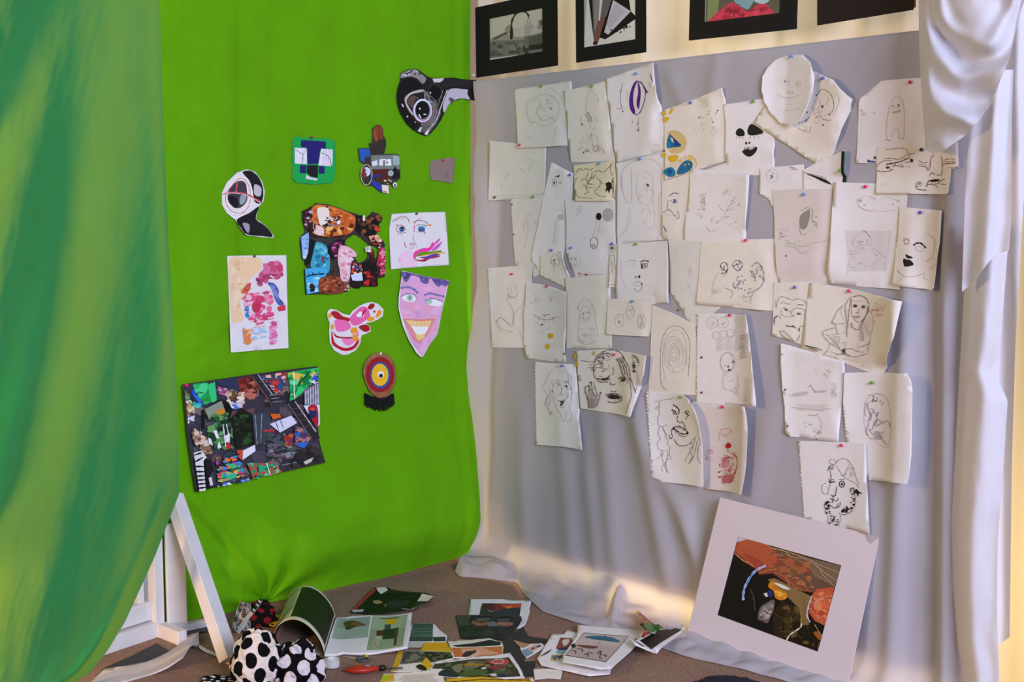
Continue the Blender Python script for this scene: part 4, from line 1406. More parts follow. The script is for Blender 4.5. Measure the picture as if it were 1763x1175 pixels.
wart('white cut-corner sheet with a legged ghost doodle', cp('Q3', '45 262 235 100 430 80 655 68 660 400 650 815 330 822 20 822 32 500'),
     '''@Q3
s f 1.1 290 610 285 520 300 400 320 320 345 260 380 240 420 260 440 330 445 450 440 600
s f 1 330 600 345 540 380 525 400 560 400 600
s g 1.4 275 620 295 615 310 628 330 615
s g 1.4 395 600 420 608 445 605
o d 395 314 9 10
o g 345 320 8 9
s f 1 350 345 375 335 400 345
s g 1.6 335 375 360 378 390 372 412 355
s f 1.2 345 360 375 368 400 358
o d8c8c0 88 390 22 16
o c8a8a8 68 358 10 9
f 3a4a8a 120 790 150 800 190 805 195 818 120 815
o d 185 775 12 14
o F 180 380 10 16
''', PAPER, curl=(('B', .6, .004),))
wart('sheet of black pen doodles of guns and boxes below the swag', cp('Q3', '205 690 560 660 915 640 918 780 925 862 855 876 845 990 830 1088 810 1098 500 1092 195 1092 195 880'),
     '''@Q3
s b 1.1 280 705 360 695 430 690 465 705 475 735
s b 1.3 265 785 340 780 400 790 470 750 540 735
s d 1.5 290 830 400 810 480 785 520 790
s d 1.4 280 840 360 825 430 800 500 760
s d 1.2 205 855 230 820 280 800 330 800
s d 1.6 205 890 260 898 320 890 330 870
o 6a1c1c 300 862 18 11
o 2a1414 510 800 13 16
s g 1 330 850 400 845 440 860
s g 1 400 870 450 850 500 860
s d 1.2 450 815 500 812
r d 1 280 790 450 890 12
s b 1.3 570 800 600 815 650 818
s b 1.4 575 850 640 855
s b 1 565 830 640 838
s b 1.2 640 850 650 885 670 860 680 780 710 750
s b 1.2 785 800 840 785 890 790
s b 1.8 780 835 840 825 895 820
s b 1 780 815 890 805
s b 1 830 865 910 860 920 840
s b 1.3 670 930 690 905 715 925
s b 1.6 730 925 775 930
s b 1 770 760 780 840 775 920
f k 655 975 720 962 760 965 740 985 690 990
s d 1.6 550 1010 560 1050 640 1060
c g 1.2 575 1008 26 22
o g 575 1003 14 12
s d 1.6 640 1030 660 980 650 1010 690 1005
s d 1.4 740 1000 770 975 800 965
s d 1 680 1010 740 1005 810 1010
s d 1 700 1030 720 1015 740 1040
o e8d8c8 275 1005 28 14
''', CREAM, curl=(('B', .5, .006), ('R', .6, .006)))
wart('spiral-torn sheet with a pointing figure, leftmost of the lower sketches', P0('840 462 878 459 916 457 912 530 904 599 870 599') + perf((846, 598), (838, 464), 26, 2.2),
     '''@E
c f .9 175 790 26 32
r f .9 150 760 205 850 12
s f 1 155 800 150 840 175 860
s f 1 170 860 180 900 175 940 165 960
s g 1.1 95 935 115 915 135 925 160 950
s f 1 100 930 105 960 130 985
s f 1 110 960 140 975 175 985
s f 1 215 860 185 900 180 960
s F .9 200 960 215 1000 222 1025
s g .9 155 820 170 815
s f .9 150 990 170 980
''', PAPER, curl=(('R', .5, .005),))
wart('cream sheet with a seated child sketch, right of the two yellow squares', P0('972 480 1010 475 1050 472 1053 600 1010 601 972 600'),
     '''@E
s f 1 490 880 500 840 530 825 560 850 570 890
s f 1 500 880 495 950 490 1010 510 1030
s f 1 570 880 580 950 590 1010
c f .9 525 895 26 36
r f .9 490 830 570 930 12
r f .9 490 960 590 1040 12
o g 515 895 4 4
o g 540 890 4 4
s f .9 515 920 530 925 545 915
s f .9 490 1020 530 1045 580 1025
''', CREAM)
wart('grey scribbled sheet with two small yellow squares', cp('E', '240 745 345 760 432 792 432 960 430 1134 330 1122 245 1112 230 1060 226 900'),
     '''@E
r f 1 260 800 320 860 10
r f 1 340 790 410 850 9
r g 1 270 880 400 950 12
s g 1 275 900 310 920 350 925 400 910
s f 1 300 990 330 975 360 960
s f 1 280 930 320 960
o y 358 1003 13 12
f d0a81c 345 992 372 995 370 1012 346 1014
f d0b01c 333 1044 354 1042 352 1065 335 1066
o d 424 1090 4 6
o d 318 948 5 4
''', GREENISH, curl=(('R', .6, .005), ('L', .7, .006), ('B', .6, .005)))
wart('narrow strip with a tiny standing figure, left of the single dark eye', P0('1048 424 1066 420 1067 496 1048 495'),
     '''@E
s g 1.1 655 560 645 580 655 600 668 590 665 565
o d 655 580 6 8
s g 1.1 645 610 640 660 645 740
s g 1 665 615 668 660 680 740
s g 1 650 620 665 612
s g 1.2 635 762 655 755 685 765
s g 1 652 640 655 700
''', CREAM)
wart('face with one heavily shaded eye and full lips', P0('1062 422 1096 418 1149 415 1152 523 1123 524 1060 516'),
     '''@E
s k 2 790 648 810 640 832 645
f d 792 652 802 655 805 678 794 680
s d 1.4 805 655 825 655 820 672 806 678
o g 812 664 6 7
s g 1 730 645 750 638 770 645
s f 1 735 660 755 655 768 665 750 672
o d 785 718 6 8
o g 768 720 5 6
s g 1 755 755 775 742 800 750 795 778 775 788 758 772
s f .9 760 762 798 760
o b 797 753 4 4
s F .9 700 640 700 720 730 780
''', PAPER)
wart('small rounded sheet with three floating oval heads', cp('E', '632 825 740 822 848 826 846 960 830 1006 720 1002 625 995 628 900'),
     '''@E
c f 1 690 930 22 34
r f .9 668 895 715 965 9
o g 688 935 5 6
c f 1 742 888 20 32
r f .9 722 858 765 920 9
c f 1 797 935 18 36
r f .9 780 900 815 970 6
s f .9 705 900 725 885
s g .9 790 900 800 930 790 965
''', CREAM)
wart('rounded arch of concentric pencil rings', P0('1123 525 1160 540 1197 560 1201 620 1202 681 1160 679 1116 677 1120 600'),
     '''@G
s g 1.1 985 415 950 370 945 250 950 120 985 30 1035 5 1090 25 1125 90 1130 170 1120 330
s f 1 980 350 960 250 965 130 1000 50 1045 30 1090 60 1110 140 1110 250
z f 1 1035 110 1065 160 1060 210 1030 230 1000 200 1000 150
z f .9 1035 90 1085 150 1080 240 1030 265 985 220 985 130
z f .9 1035 70 1098 150 1095 270 1030 300 975 240 975 120
z f .9 1030 130 1050 160 1045 200 1028 210 1012 190 1015 155
r f .9 970 60 1100 330 14
''', CREAM, curl=(('B', .6, .006),))
wart('sheet with a small crying face under rows of pencil curls', P0('1199 541 1240 540 1284 543 1294 620 1302 700 1250 697 1198 694') + perf((1198, 694), (1199, 545), 24, 1.8),
     '''@F
c f .9 270 940 26 28
c f .9 322 940 26 26
r f .9 250 915 290 965 6
r f .9 300 920 345 965 6
c f .9 290 1000 18 18
c f .9 325 995 18 18
c f .9 358 990 18 18
h f .9 285 1020 330 1080 9 -10
h f .9 330 1010 370 1080 9 -10
h f 1 375 900 430 1080 22 -16
h b .8 400 1000 440 1120 12 -14
@G
c g .9 1370 235 44 62
o k 1382 283 8 6
o d 1375 262 4 8
o g 1408 232 8 10
s g .9 1350 260 1360 250
s f .9 1340 350 1350 400 1400 415 1440 440
s f .9 1430 310 1440 380 1420 440
s f .9 1350 300 1340 360
h f .9 1470 330 1520 480 16 6
r f .8 1340 300 1450 440 8
o 7a2a3a 1207 205 7 7
o 5a3a3a 1207 427 7 7
''', PAPER, curl=(('R', .6, .022), ('B', .6, .005)))
wart('spiral-torn sheet with a woman looking right, lower left of the sketches', cp('Q5', '75 208 300 225 500 232 540 700 570 1145 340 1110 90 1092') + perf(crop('Q5', 75, 1090), crop('Q5', 56, 225), 22, 2.2),
     '''@Q5
s f 1 330 240 240 300 180 420 150 480 200 560 190 680 250 760
s f 1 370 250 420 320 460 420 460 560 440 700
s f 1 300 240 330 300 400 320 430 400 460 500
s f 1 250 390 260 500 270 600 300 700 330 740
s g 1.3 265 455 295 430 330 440 345 455
o d 318 455 8 7
s g 1.2 290 405 320 400 330 420
s g 1.6 380 430 395 410 410 430
s d 1.4 385 470 405 455 420 480
o d 402 470 7 9
s g 1.1 350 470 355 530 330 560 365 555 380 550
s d 1.3 310 615 350 625 395 608
f d 335 625 385 622 370 660 345 650
o k 348 665 13 11
s g 1.1 330 690 365 690 380 680
s g 1 310 740 330 745
o d 252 520 5 9
s f 1 340 760 370 840 400 800 410 740
s f 1 410 830 440 840 460 780 440 700
s f 1 200 570 240 600 210 680 230 770 260 740
r f 1 150 440 260 770 14
r f 1 400 300 470 640 12
s g 1.1 440 480 465 520 455 620
''', PAPER, curl=(('R', .5, .010, 1.0), ('B', .7, .004)))
wart('dark shaded face holding a hand to its cheek', cp('Q5', '490 90 800 72 1000 92 1252 140 1225 350 1195 500 1085 795 830 745 560 705 545 700 530 400'),
     '''@Q5
s 6a565a 1.6 700 200 740 130 820 90 900 80 980 110 1030 190
s 8a7476 2 710 210 760 140 850 110
s 8a7476 2 715 190 780 120 880 120
s 6a5252 1.6 700 210 690 300 710 380
r 7a6466 1.4 690 90 900 230 22
r 7a6466 1.3 640 230 860 330 14
s 7a6466 1.2 560 190 640 205 720 210
s 7a6466 1.2 640 265 740 265 860 290
s 5a4446 1.6 715 380 780 390 850 375 870 350
s 5a4446 2 760 395 810 385 860 380
f 4a383a 770 385 830 375 860 390 820 405 780 402
s 5a4446 1.4 730 400 780 425 850 420
r 6a5456 1.2 720 350 880 430 14
s 5a4446 2 960 390 990 370 1040 390
f 4a383a 980 395 1015 385 1030 410 995 420
r 6a5456 1.2 950 360 1070 450 14
s 6a5456 1.8 940 170 980 250 1000 330 1040 380
s 6a5456 1.8 960 165 1010 250 1030 340
s 6a5456 1.6 980 160 1040 260 1060 360 1090 400
s 6a5456 1.4 1000 150 1070 260 1090 380 1150 540
s 7a6466 1.2 1080 400 1100 560 1060 680 1040 750
s 7a6466 1.1 900 250 910 300 900 350
s 5a4446 1.6 870 420 890 450 930 440
s 5a4446 1.4 880 510 900 525 940 520
f 2e2426 840 570 890 550 950 560 985 590 940 600 900 600 860 595
o 0c080a 915 583 26 14
r 5a4446 1.3 830 540 995 640 22
s 5a4446 1.6 825 560 880 545 940 545 990 580 985 620 920 640 850 630
s 4a3a3c 1.6 650 700 640 620 615 540 610 480 640 460 655 470 650 520
s 4a3a3c 1.4 665 420 680 470 690 530 720 570 760 560
o 3a2c2e 670 425 8 12
o 3a2c2e 645 462 10 8
o 3a2c2e 772 535 7 12
s 5a4446 1.2 770 550 760 600 730 680
s 6a5456 1.2 700 420 720 500 740 560
fs b8a8aa 640 600 650 500 680 500 720 580 750 600 715 690 655 690
h 8a7476 1 640 600 720 690 8 6
s 5a4446 2 1110 130 1150 160 1180 220
r 5a4446 1.3 1100 120 1180 330 20
o 4a3a3c 1130 250 16 22
o 4a3a3c 1130 305 14 14
s 8a7476 1.1 1160 320 1170 420 1150 540
f d8a81c 490 130 518 126 520 170 492 172
f d8a81c 502 205 522 200 526 255 506 255
f d0b030 695 95 715 92 712 132 694 132
''', CREAM, curl=(('R', .6, .018), ('BR', .6, .010)), name='sketch_sheet', dname='pencil_drawing')
wart('red-inked torso doodle with a solid red spot', cp('Q4', '480 270 760 300 970 322 998 560 985 850 940 1132 730 1095 530 1062 500 700'),
     '''@Q4
s c83a48 1.2 740 925 790 905 850 895 890 905
s b82838 2 745 972 800 960 860 950 890 915
r c8505a 1 740 760 900 900 26
r c8505a 1 745 880 905 1030 30
h d0646c .9 750 790 840 890 12 -8
h d0646c .9 760 970 880 1030 10 -10
s c83a48 1.2 870 740 905 800 900 890 870 980 830 1030
fs b81826 800 685 820 655 845 665 850 690 830 705 805 700
o b02030 740 925 8 8
o b02030 885 775 7 7
o a02030 742 970 7 7
s c86a70 1 815 705 830 740 870 760
s R 1 740 630 750 570 770 530 840 525 840 570 800 580
s R 1 770 560 790 590 820 600
s R 1.1 610 760 640 780 620 800 660 790
s R 1.1 640 740 660 720 680 740
c R .9 665 735 20 18
s R .9 620 800 640 815 690 810
s R .8 700 690 705 705
''', material('pinkish_paper', 'dcd2ce'), curl=(('R', .6, .022), ('L', .75, .006), ('B', .7, .008)))
wart('winking, laughing face with wild hair on a spiral-torn sheet', cp('Q4', '78 182 400 212 460 260 520 370 560 520 580 660 592 1062 400 1035 200 1016 125 975') + perf(crop('Q4', 112, 970), crop('Q4', 60, 200), 24, 2.4),
     '''@Q4
s k 2.4 315 305 345 325 370 355 365 390
s k 2 305 350 330 365 350 395 315 385
o d 335 372 8 10
s d 1.6 300 355 325 375
s d 1.6 420 380 445 362 470 380
s d 2 425 370 440 395 462 402 440 415
s d 1.4 430 440 445 425
o d 443 385 7 8
s d 1.6 360 405 352 440 365 465 390 470 405 455
s d 1.4 405 460 425 510 430 540
s k 2.2 315 520 350 545 400 575 450 570
s k 2 320 515 370 505 420 530 450 560
f d 312 512 330 520 325 545 312 530
f d 440 555 460 560 452 585 438 570
s d 1.4 335 550 370 580 410 600 440 590
s g 1.1 340 530 380 520 420 545
s d 1.6 325 625 360 675 400 685
s d 1.3 380 685 440 680 490 650
s d 1.4 310 520 300 560 310 600 290 620 280 580
s d 1.3 215 505 240 560 260 590
s g 1.1 180 400 175 480 210 510 250 490 270 500
s g 1.1 195 290 185 350 195 400
s g 1 140 280 180 275 190 310 150 340 180 350
s g 1 190 270 240 260 290 255 310 240
s g 1 190 510 180 580 200 620 170 660 190 720 240 730
s g 1 240 590 270 640 260 670 280 680
s g 1 210 730 200 780 160 800
s g 1.1 225 740 215 800 230 850 210 890 225 920
s g 1.1 260 720 265 780 250 850 270 930
s g 1.1 290 690 280 760 300 800 260 810
s g 1 270 800 240 850 260 930
s g 1.1 520 610 500 680 470 720 490 780 460 850
s g 1.1 540 640 520 720 500 790 470 840
s g 1.1 545 590 570 650 550 700 540 780 570 850
s g 1 520 600 480 650 500 700 440 790 430 830
s f 1 490 400 540 500 545 590
''', PAPER, curl=(('R', .35, .02), ('TR', .7, .015)))
wart('narrow mask-like face with wavy outline, left of the long-haired girl', cp('Q6', '80 112 280 102 482 100 480 400 450 785 400 840 310 780 180 735 60 700 72 420'),
     '''@Q6
s g 1.3 110 400 120 330 150 275 210 275 300 310 340 290 430 320 450 370
s g 1.4 90 590 80 530 100 490 140 485 165 520
s d 1.8 90 570 88 520 120 485
s g 1.3 160 345 190 330 230 350 270 350
s d 1.5 340 362 380 358 415 365
s g 1.2 170 420 160 450 200 490 270 490 320 480
s g 1.2 170 410 200 390 240 420 270 440 320 400 380 400 430 420
o d 220 414 20 12
o d 360 460 22 12
s g 1.2 340 450 380 455 390 475
s g 1 290 440 280 470 320 490
f 8a2a38 215 588 250 592 245 605 220 602
s d 1.6 240 600 270 605 300 595 335 625
f d 275 605 300 595 320 612 290 612
f 7a3038 360 625 375 610 368 665 356 650
s g 1.4 150 655 170 700 210 730 260 770
s g 1.4 150 655 200 660 260 720 320 770 360 740 370 700
s g 1.2 370 600 420 590 430 480 440 420
s f 1 100 300 105 380
''', CREAM)
wart('long-haired girl in a T-shirt with clasped hands', cp('Q6', '478 112 700 140 950 180 1240 250 1522 322 1430 720 1375 880 1285 1172 1060 1090 870 1015 640 935 380 850 430 500'),
     '''@Q6
s g 1.3 960 300 950 400 960 470 1000 540 1050 550 1100 500 1140 440 1150 360 1120 290 1050 260 990 270
s 8a807c 2 970 270 1040 255 1110 280 1150 350
s 8a807c 1.6 950 290 930 400 920 520 900 640 905 720
s 8a807c 1.4 920 300 880 400 900 540 920 600
s f 1.2 900 330 850 380 840 460 860 520
s 8a807c 2.4 1140 380 1120 480 1070 560 1040 640
s 8a807c 1.6 1150 420 1100 520 1060 620 1080 700 1080 770
s f 1.3 1160 430 1200 520 1190 640 1160 720
s f 1.3 1110 560 1120 640 1150 700
h f 1.1 1030 560 1110 760 18 10
h f 1 880 400 930 660 18 8
h F 1 1110 480 1190 700 16 10
o 3a2e30 998 375 22 13
o 4a3e40 1090 385 20 13
s g 1.2 975 360 1000 355 1030 365
s g 1.2 1065 370 1095 365 1115 378
s 8a7a78 1 1040 400 1035 440 1010 445 1045 455
fs c8a8a8 985 490 1020 478 1055 490 1020 512
s b07a7a 1 985 492 1020 490 1055 492
s g 1.8 955 560 960 600 1000 635 1040 640
s g 1.2 960 570 965 620
s f 1.1 970 310 1030 320 1080 310
s g 1.2 860 370 800 430 760 510 740 560 800 575 880 565
o b06a6a 742 565 12 6
s g 1.2 770 580 790 640 800 690
s g 1.2 630 660 700 635 760 620
s g 1.2 630 660 650 720 720 790 800 840 850 870
s f 1.1 720 690 800 690 880 670
s g 1.2 680 690 760 770 830 850
s f 1 830 700 820 780
s f 1.1 850 810 870 775 905 785 890 820 860 830
o 5a4648 870 880 18 22
r 5a4648 1.2 830 850 920 930 12
s 6a565a 1.4 790 915 840 915 880 905 940 935
s g 1.2 900 860 960 850 1020 880 1100 890
s g 1.2 900 930 980 945 1080 925 1140 905
s g 1.2 1050 835 1110 815 1165 790
s g 1 1140 890 1150 820 1170 720
s f 1 1040 770 1030 840 1030 880
s g 1 640 930 690 870 720 790
s f 1 860 960 960 980 1070 1005
s f 1 720 880 800 910
s F 1 960 980 1080 960 1090 1060
h f 1 740 700 840 800 6 8
r d9a090 .8 880 180 1000 300 10
r e0a088 1 1150 320 1320 500 24
o e09060 1200 415 14 12
o e0a080 1240 410 8 8
o e0a080 1210 545 10 8
o e09a78 940 285 10 8
q e8b8a8,e0a898 16 3 6 760 200 1000 210 1250 360 1330 480 1180 560 900 300
s d 1.6 435 815 500 830 560 845 625 868
s d 1.4 470 840 520 855 585 878
h d .8 440 812 600 830 2 30
''', CREAM, curl=(('R', .5, .034), ('B', .75, .008)))
wart('faint upside-down looking sketch with a clipped lower corner', cp('Q7', '50 40 240 92 427 150 412 400 392 630 250 612 112 597 76 572 60 330 45 160'),
     '''@Q7
r F 1 200 180 360 260 10
s f 1 300 230 315 220 328 240 305 248
s f 1.2 100 350 150 350 200 335 215 330
s g 1.1 215 300 230 290 240 310 260 330
h f 1 110 335 220 360 5 -12
h f 1 240 320 330 335 3 -3
h f 1 350 280 385 370 10 -14
r f 1 340 290 390 370 8
s f 1.1 110 420 200 430 300 435 350 425
h F 1 130 400 340 440 6 4
s g 1.1 215 465 250 470 275 460
s f 1 270 470 295 510 290 550
r f 1 180 500 240 550 8
r f 1 240 550 300 590 9
s f 1 250 560 280 580 300 570
o 6a4a48 78 315 6 6
o 5a4a48 92 532 6 6
o d 58 105 4 4
o d 264 608 4 4
''', PAPER, curl=(('L', .75, .008), ('R', .6, .006), ('B', .7, .008)))
wart('oval nest of tangled grey and violet pencil lines', cp('Q7', '425 215 600 212 800 220 822 260 832 320 826 700 802 878 690 866 565 856 480 700') + perf(crop('Q7', 436, 615), crop('Q7', 418, 420), 10, 1.8),
     '''@Q7
z f 1 620 335 680 370 705 470 705 580 680 660 610 620 560 580 545 480 560 380
r 9a909c 1 550 340 700 640 34
r 7a7080 1 590 340 630 410 10
o g 600 375 5 6
o g 622 380 4 6
o g 620 470 5 6
o g 622 498 5 6
s 6a6078 1.4 585 450 590 475 580 500
s 8a7a90 1.2 575 520 560 560 570 590
s 8a8088 1.2 650 520 690 500 700 540
h 9a90a0 1 600 560 660 610 8 6
s g 1.1 655 620 680 640
''', PAPER, curl=(('R', .55, .02), ('L', .75, .004), ('B', .8, .006)))
wart('elongated face with spotted collar on the lowest spiral-torn sheet', cp('Q7', '150 620 410 628 550 636 562 900 576 1175 380 1130 185 1082') + perf(crop('Q7', 183, 1080), crop('Q7', 150, 625), 20, 2.4),
     '''@Q7
z g 1.2 360 730 380 745 370 760 345 755 338 738
s g 1.3 375 760 400 730 440 730 475 770 495 830 515 880
s g 1.3 380 770 400 800 420 830 450 850 490 870 515 900
s d 1.6 330 800 340 770 370 765
h g 1.1 330 775 370 795 5 -4
s d 1.3 420 830 440 815
s g 1 455 770 440 800 430 820
r f 1 430 740 500 860 10
s g 1.2 335 840 345 880 335 900 330 935 300 930 295 890 320 870
s d 1.3 345 800 350 840 345 870
s k 2.4 335 860 350 868 372 862
s k 2 345 855 365 850
c k 1.8 415 878 16 18
o d 415 878 7 9
s k 1.4 400 850 430 850
s d 1.4 385 890 375 940 360 960 380 980 395 960
s k 1.8 350 940 365 950 380 940
s d 1.8 345 960 360 975 355 990
s d 1.6 340 1000 370 1020 400 1010 405 985
s d 1.4 395 990 380 1020
s k 1.6 460 910 480 900 490 920 470 940
r d 1.2 450 890 500 950 9
f k 500 905 520 925 540 932 515 935 510 955 500 930 480 935
q 120c0c 22 4 8 470 950 495 960 490 1010 450 1055 405 1045 420 1020 460 1000
q 120c0c 20 4 8 315 985 345 960 345 1000 350 1060 320 1060
s d 1.2 490 930 495 990 470 1040 430 1060 400 1050
s d 1.2 320 980 312 1010 325 1060
s g 1.2 330 1060 335 1110 350 1120
s g 1.2 400 1050 410 1080 395 1125
q 120c0c 16 3 7 335 1060 400 1070 390 1125 340 1120
s d 1.2 360 1060 350 1090 380 1100
''', PAPER, curl=(('R', .6, .006),))

flush(WQ)

# ------------------------------------------------------------------ push pins
PINM = {'pink': material('pink_pin', 'e0206a', .35), 'green': material('green_pin', '6a9a20', .35), 'blue': material('blue_pin', '5a8ad0', .35),
        'purple': material('purple_pin', '6a5ac0', .35), 'brown': material('brown_pin', '7a5040', .35), 'dark blue': material('dark_pin', '34305a', .35), 'white': material('white_pin', 'f0eef0', .35)}
_pin = {}
def pin(x, y, colour, frame, key, surf, label, r=.0046):
    h = 0
    u, v = frame.px(x, y, .015)
    for _ in range(3):
        h = surf(u, v)
        for q in Sheet.pile.get(key, []):
            if pin_poly(u, v, q.poly): h = max(h, q.w(u, v))
        u, v = frame.px(x, y, h)
    if colour not in _pin:
        prof = [(0, .0), (r*.55, 0), (r*.5, .0015), (r*.8, .0025), (r, .0042), (r*.9, .006), (r*.5, .0073), (0, .0077)]
        V = [(0, 0, 0)]; F = []; n = 12
        for pr in prof[1:-1]: V += [(pr[0]*math.cos(6.2832*i/n), pr[0]*math.sin(6.2832*i/n), pr[1]) for i in range(n)]
        V.append((0, 0, prof[-1][1])); m = len(prof)-2
        for i in range(n):
            F.append((0, 1+(i+1) % n, 1+i))
            for k in range(m-1): a = 1+k*n; F.append((a+i, a+(i+1) % n, a+n+(i+1) % n, a+n+i))
            F.append((1+(m-1)*n+i, 1+(m-1)*n+(i+1) % n, len(V)-1))
        o = mesh_obj('push_pin', V, F, PINM[colour], origin=(0, 0, 0)); _pin[colour] = o
    else:
        o = _pin[colour].copy(); COL.objects.link(o)
    o.matrix_world = Matrix.Translation(frame.p(u, v, h+.0005)) @ frame.mat()
    tag(o, label, 'push pin', 'coloured push pins'); return o
for x, y, c, on in (
    (933, 148.5, 'green', 'the greenish curly head sheet'), (1020, 148.5, 'green', 'the ghostly standing figure sheet'), (1096, 127, 'blue', 'the purple balloon sheet'), (895.5, 250, 'pink', 'the nearly blank leftmost sheet'),
    (1032.5, 282, 'blue', 'the yellowed handwritten note'), (1103, 274, 'blue', 'the portrait in an arch'), (1190, 177, 'purple', 'the blue and yellow blotch sheet'), (1298, 175, 'green', 'the black-eyed face'),
    (1418, 135, 'purple', 'the diamond-turned sheet'), (1448, 294, 'green', 'the black bar sheet'), (1363, 97.5, 'blue', 'the oval paper face'), (1568, 142, 'pink', 'the legged ghost doodle'),
    (1588, 258, 'dark blue', 'the pen doodles of guns'), (1491.5, 321.6, 'pink', 'the figure in a grey box'), (983, 301, 'purple', 'the pointed one-eyed sheet'), (919, 339, 'green', 'the punched pale green sheet'),
    (950.5, 431, 'purple', 'the triangular scrap'), (984.5, 427, 'blue', 'the sheet with a black dot'), (1055, 420, 'purple', 'the narrow figure strip'), (1096, 420.5, 'green', 'the single dark eye sheet'),
    (1090, 519, 'blue', 'the three oval heads'), (882, 472, 'pink', 'the pointing figure sheet'), (942.6, 493, 'pink', 'the sheet with yellow squares'), (853, 340, 'brown', 'the lower corner of the nearly blank leftmost sheet'),
    (1058, 611, 'pink', 'the dark face with a hand'), (969, 630, 'purple', 'the woman looking right'), (1385, 335, 'blue', 'the shaded bird figure'), (1285, 414, 'pink', 'the purple pen crowd'),
    (1369.5, 495, 'purple', 'the mask-like face'), (1463, 501, 'pink', 'the long-haired girl'), (1586, 366, 'purple', 'the thick eyebrow face'), (1257.6, 543, 'pink', 'the crying face sheet'),
    (1172.5, 684, 'green', 'the laughing face'), (1245, 701, 'pink', 'the red torso doodle'), (1503, 659, 'green', 'the tangled oval nest'), (1450, 767, 'pink', 'the spotted collar face')):
    pin(x, y, c, WHITE, 'white', white_surf, '%s push pin holding %s' % (c, on))
for x, y, c, lb in ((762, 276, 'pink', 'pink push pin in the torn grey-brown card'), (716, 368, 'brown', 'brown push pin above the two painted eyes'), (437, 441, 'brown', 'brown push pin above the pink watercolour'),
                    (320, 663, 'pink', 'pink push pin in the corner of the stair poster'), (535, 237, 'brown', 'brown push pin at the top of the small green card'), (459, 1036, 'pink', 'pink push pin gathering the green cloth near the floor'),
                    (654, 609, 'white', 'white push pin above the copper disc')):
    pin(x, y, c, GREEN, 'green', green_surf, lb)
tp_ = pin(817, 129, 'white', WHITE, 'white', white_surf, 'white push pin at the upper left corner of the white sheet', )

# ------------------------------------------------------------------ black matted photographs along the top of the partition
TOPF = Frame(WHITE.p(0, 0, -.022), WHITE.u, (0, 0, 1))
BLACKM = material('black_mat_board', '141112', .8, .1, 60)
def matted(label, bl, br, h, win, ops, tilt=0, mat=BLACKM):
    """bl, br: lower corners in the picture; h: height in metres; win: window corners as fractions (x0, y0, x1, y1)."""
    a = Vector((*TOPF.px(*bl), 0)); b = Vector((*TOPF.px(*br), 0)); ex = (b-a); W = ex.length; ex /= W; ey = Vector((-ex.y, ex.x, 0))
    dz = max(0, PTOP+.0045-min(a.y, b.y)); a.y += dz
    fr_ = Frame(TOPF.p(a.x, a.y, 0), WHITE.u*ex.x+Vector((0, 0, 1))*ex.y, WHITE.u*ey.x+Vector((0, 0, 1))*ey.y)
    root = empty('matted_photo', fr_.p(W/2, 0, 0)); tag(root, label, 'photograph', 'black matted photographs')
    x0, y0, x1, y1 = win[0]*W, win[1]*h, win[2]*W, win[3]*h
    t = .003; V = []; F = []
    for w_ in (0, t):
        V += [fr_.p(*p, w_) for p in ((0, 0), (W, 0), (W, h), (0, h), (x0, y0), (x1, y0), (x1, y1), (x0, y1))]
    for k in range(4):
        n_ = (k+1) % 4
        F += [(8+k, 8+n_, 12+n_, 12+k), (n_, k, 4+k, 4+n_), (k, n_, 8+n_, 8+k), (4+n_, 4+k, 12+k, 12+n_)]
    mesh_obj('mat_frame', V, F, mat, root, smooth=False)
    class PF: pass
    s = Sheet(fr_, 'photo'+label, [(0, 0)]*0 or [proj(fr_.p(*p, .0012)) for p in ((x0-.004, y0-.004), (x1+.004, y0-.004), (x1+.004, y1+.004), (x0-.004, y1+.004))], (), None, gap=.0008)
    ph = s.body('photo_print', material('photo_paper_base', 'b9b5b2', .4), root, thick=.0006)
    s.draw(ops, 1.1); s.finish(ph, 'photo_image', GLOSS)
matted('black matted photo of two hands and a shower hose', (821, 134), (961, 113), .235, (.18, .22, .83, .80),
     '''@C
f bcb8b0 165 85 507 28 500 150 300 180 240 205 160 240
f 8f8c88 160 240 240 205 300 225 370 230 370 250 160 262
f 6f6d6c 160 255 370 245 395 225 495 195 492 345 150 386
f 565452 395 230 495 210 494 280 400 300
f 2a2826 340 290 490 270 490 300 345 320
q 5f5d5c,7a7876,4a4847 30 8 26 165 265 365 250 365 330 160 350
f b4b8b8 152 362 330 340 330 362 150 386
s 2a2220 3.6 288 240 290 190 295 130 320 85 350 68 380 75 400 100
s 4a3028 2.4 392 95 402 115
f 3a2c26 282 190 298 165 303 215 295 248 282 240
fs 5a5652 180 240 220 215 265 190 280 150 290 175 275 205 230 225 190 248
fs 8f8a86 250 185 262 165 280 150 290 165 285 190 265 205
fs a09c98 370 150 385 160 390 120 400 150 412 120 412 155 430 150 412 185 400 230 380 230 378 185
f 6a6764 372 225 402 220 398 340 372 350
f 3a3836 372 300 398 296 396 345 372 352
f 8a8682 458 125 490 115 488 175 458 180
f 5a5654 468 130 485 125 484 155 468 158
''')
matted('black matted photo of legs beside a dark book shape', (993, 108), (1113, 90), .25, (.12, .17, .86, .85),
     '''@C
f d8d4ca 765 -40 1090 -60 1063 262 732 327
f d9d3d0 760 -40 900 -50 830 300 735 325
f 181416 768 -20 1010 -60 1030 70 1070 110 910 220 870 245 845 235 800 240 785 130
f 6a6260 790 -20 920 -40 880 100 850 130 830 200 800 230
f 8a8480 800 0 840 -10 830 120 805 200
f c8c0ca 920 0 1030 70 890 215 865 200
f b8b0ba 935 20 1000 70 900 180 880 150
fs 7a5048 800 270 810 190 835 120 860 100 868 130 850 180 825 270
f 3a1c1c 795 262 825 255 820 278 798 280
f d8d0c8 838 0 855 0 838 130 830 125
q 1a1618,2c2628 14 4 10 900 190 1050 130 1060 150 960 210
o 1a1618 908 186 5 5
''')
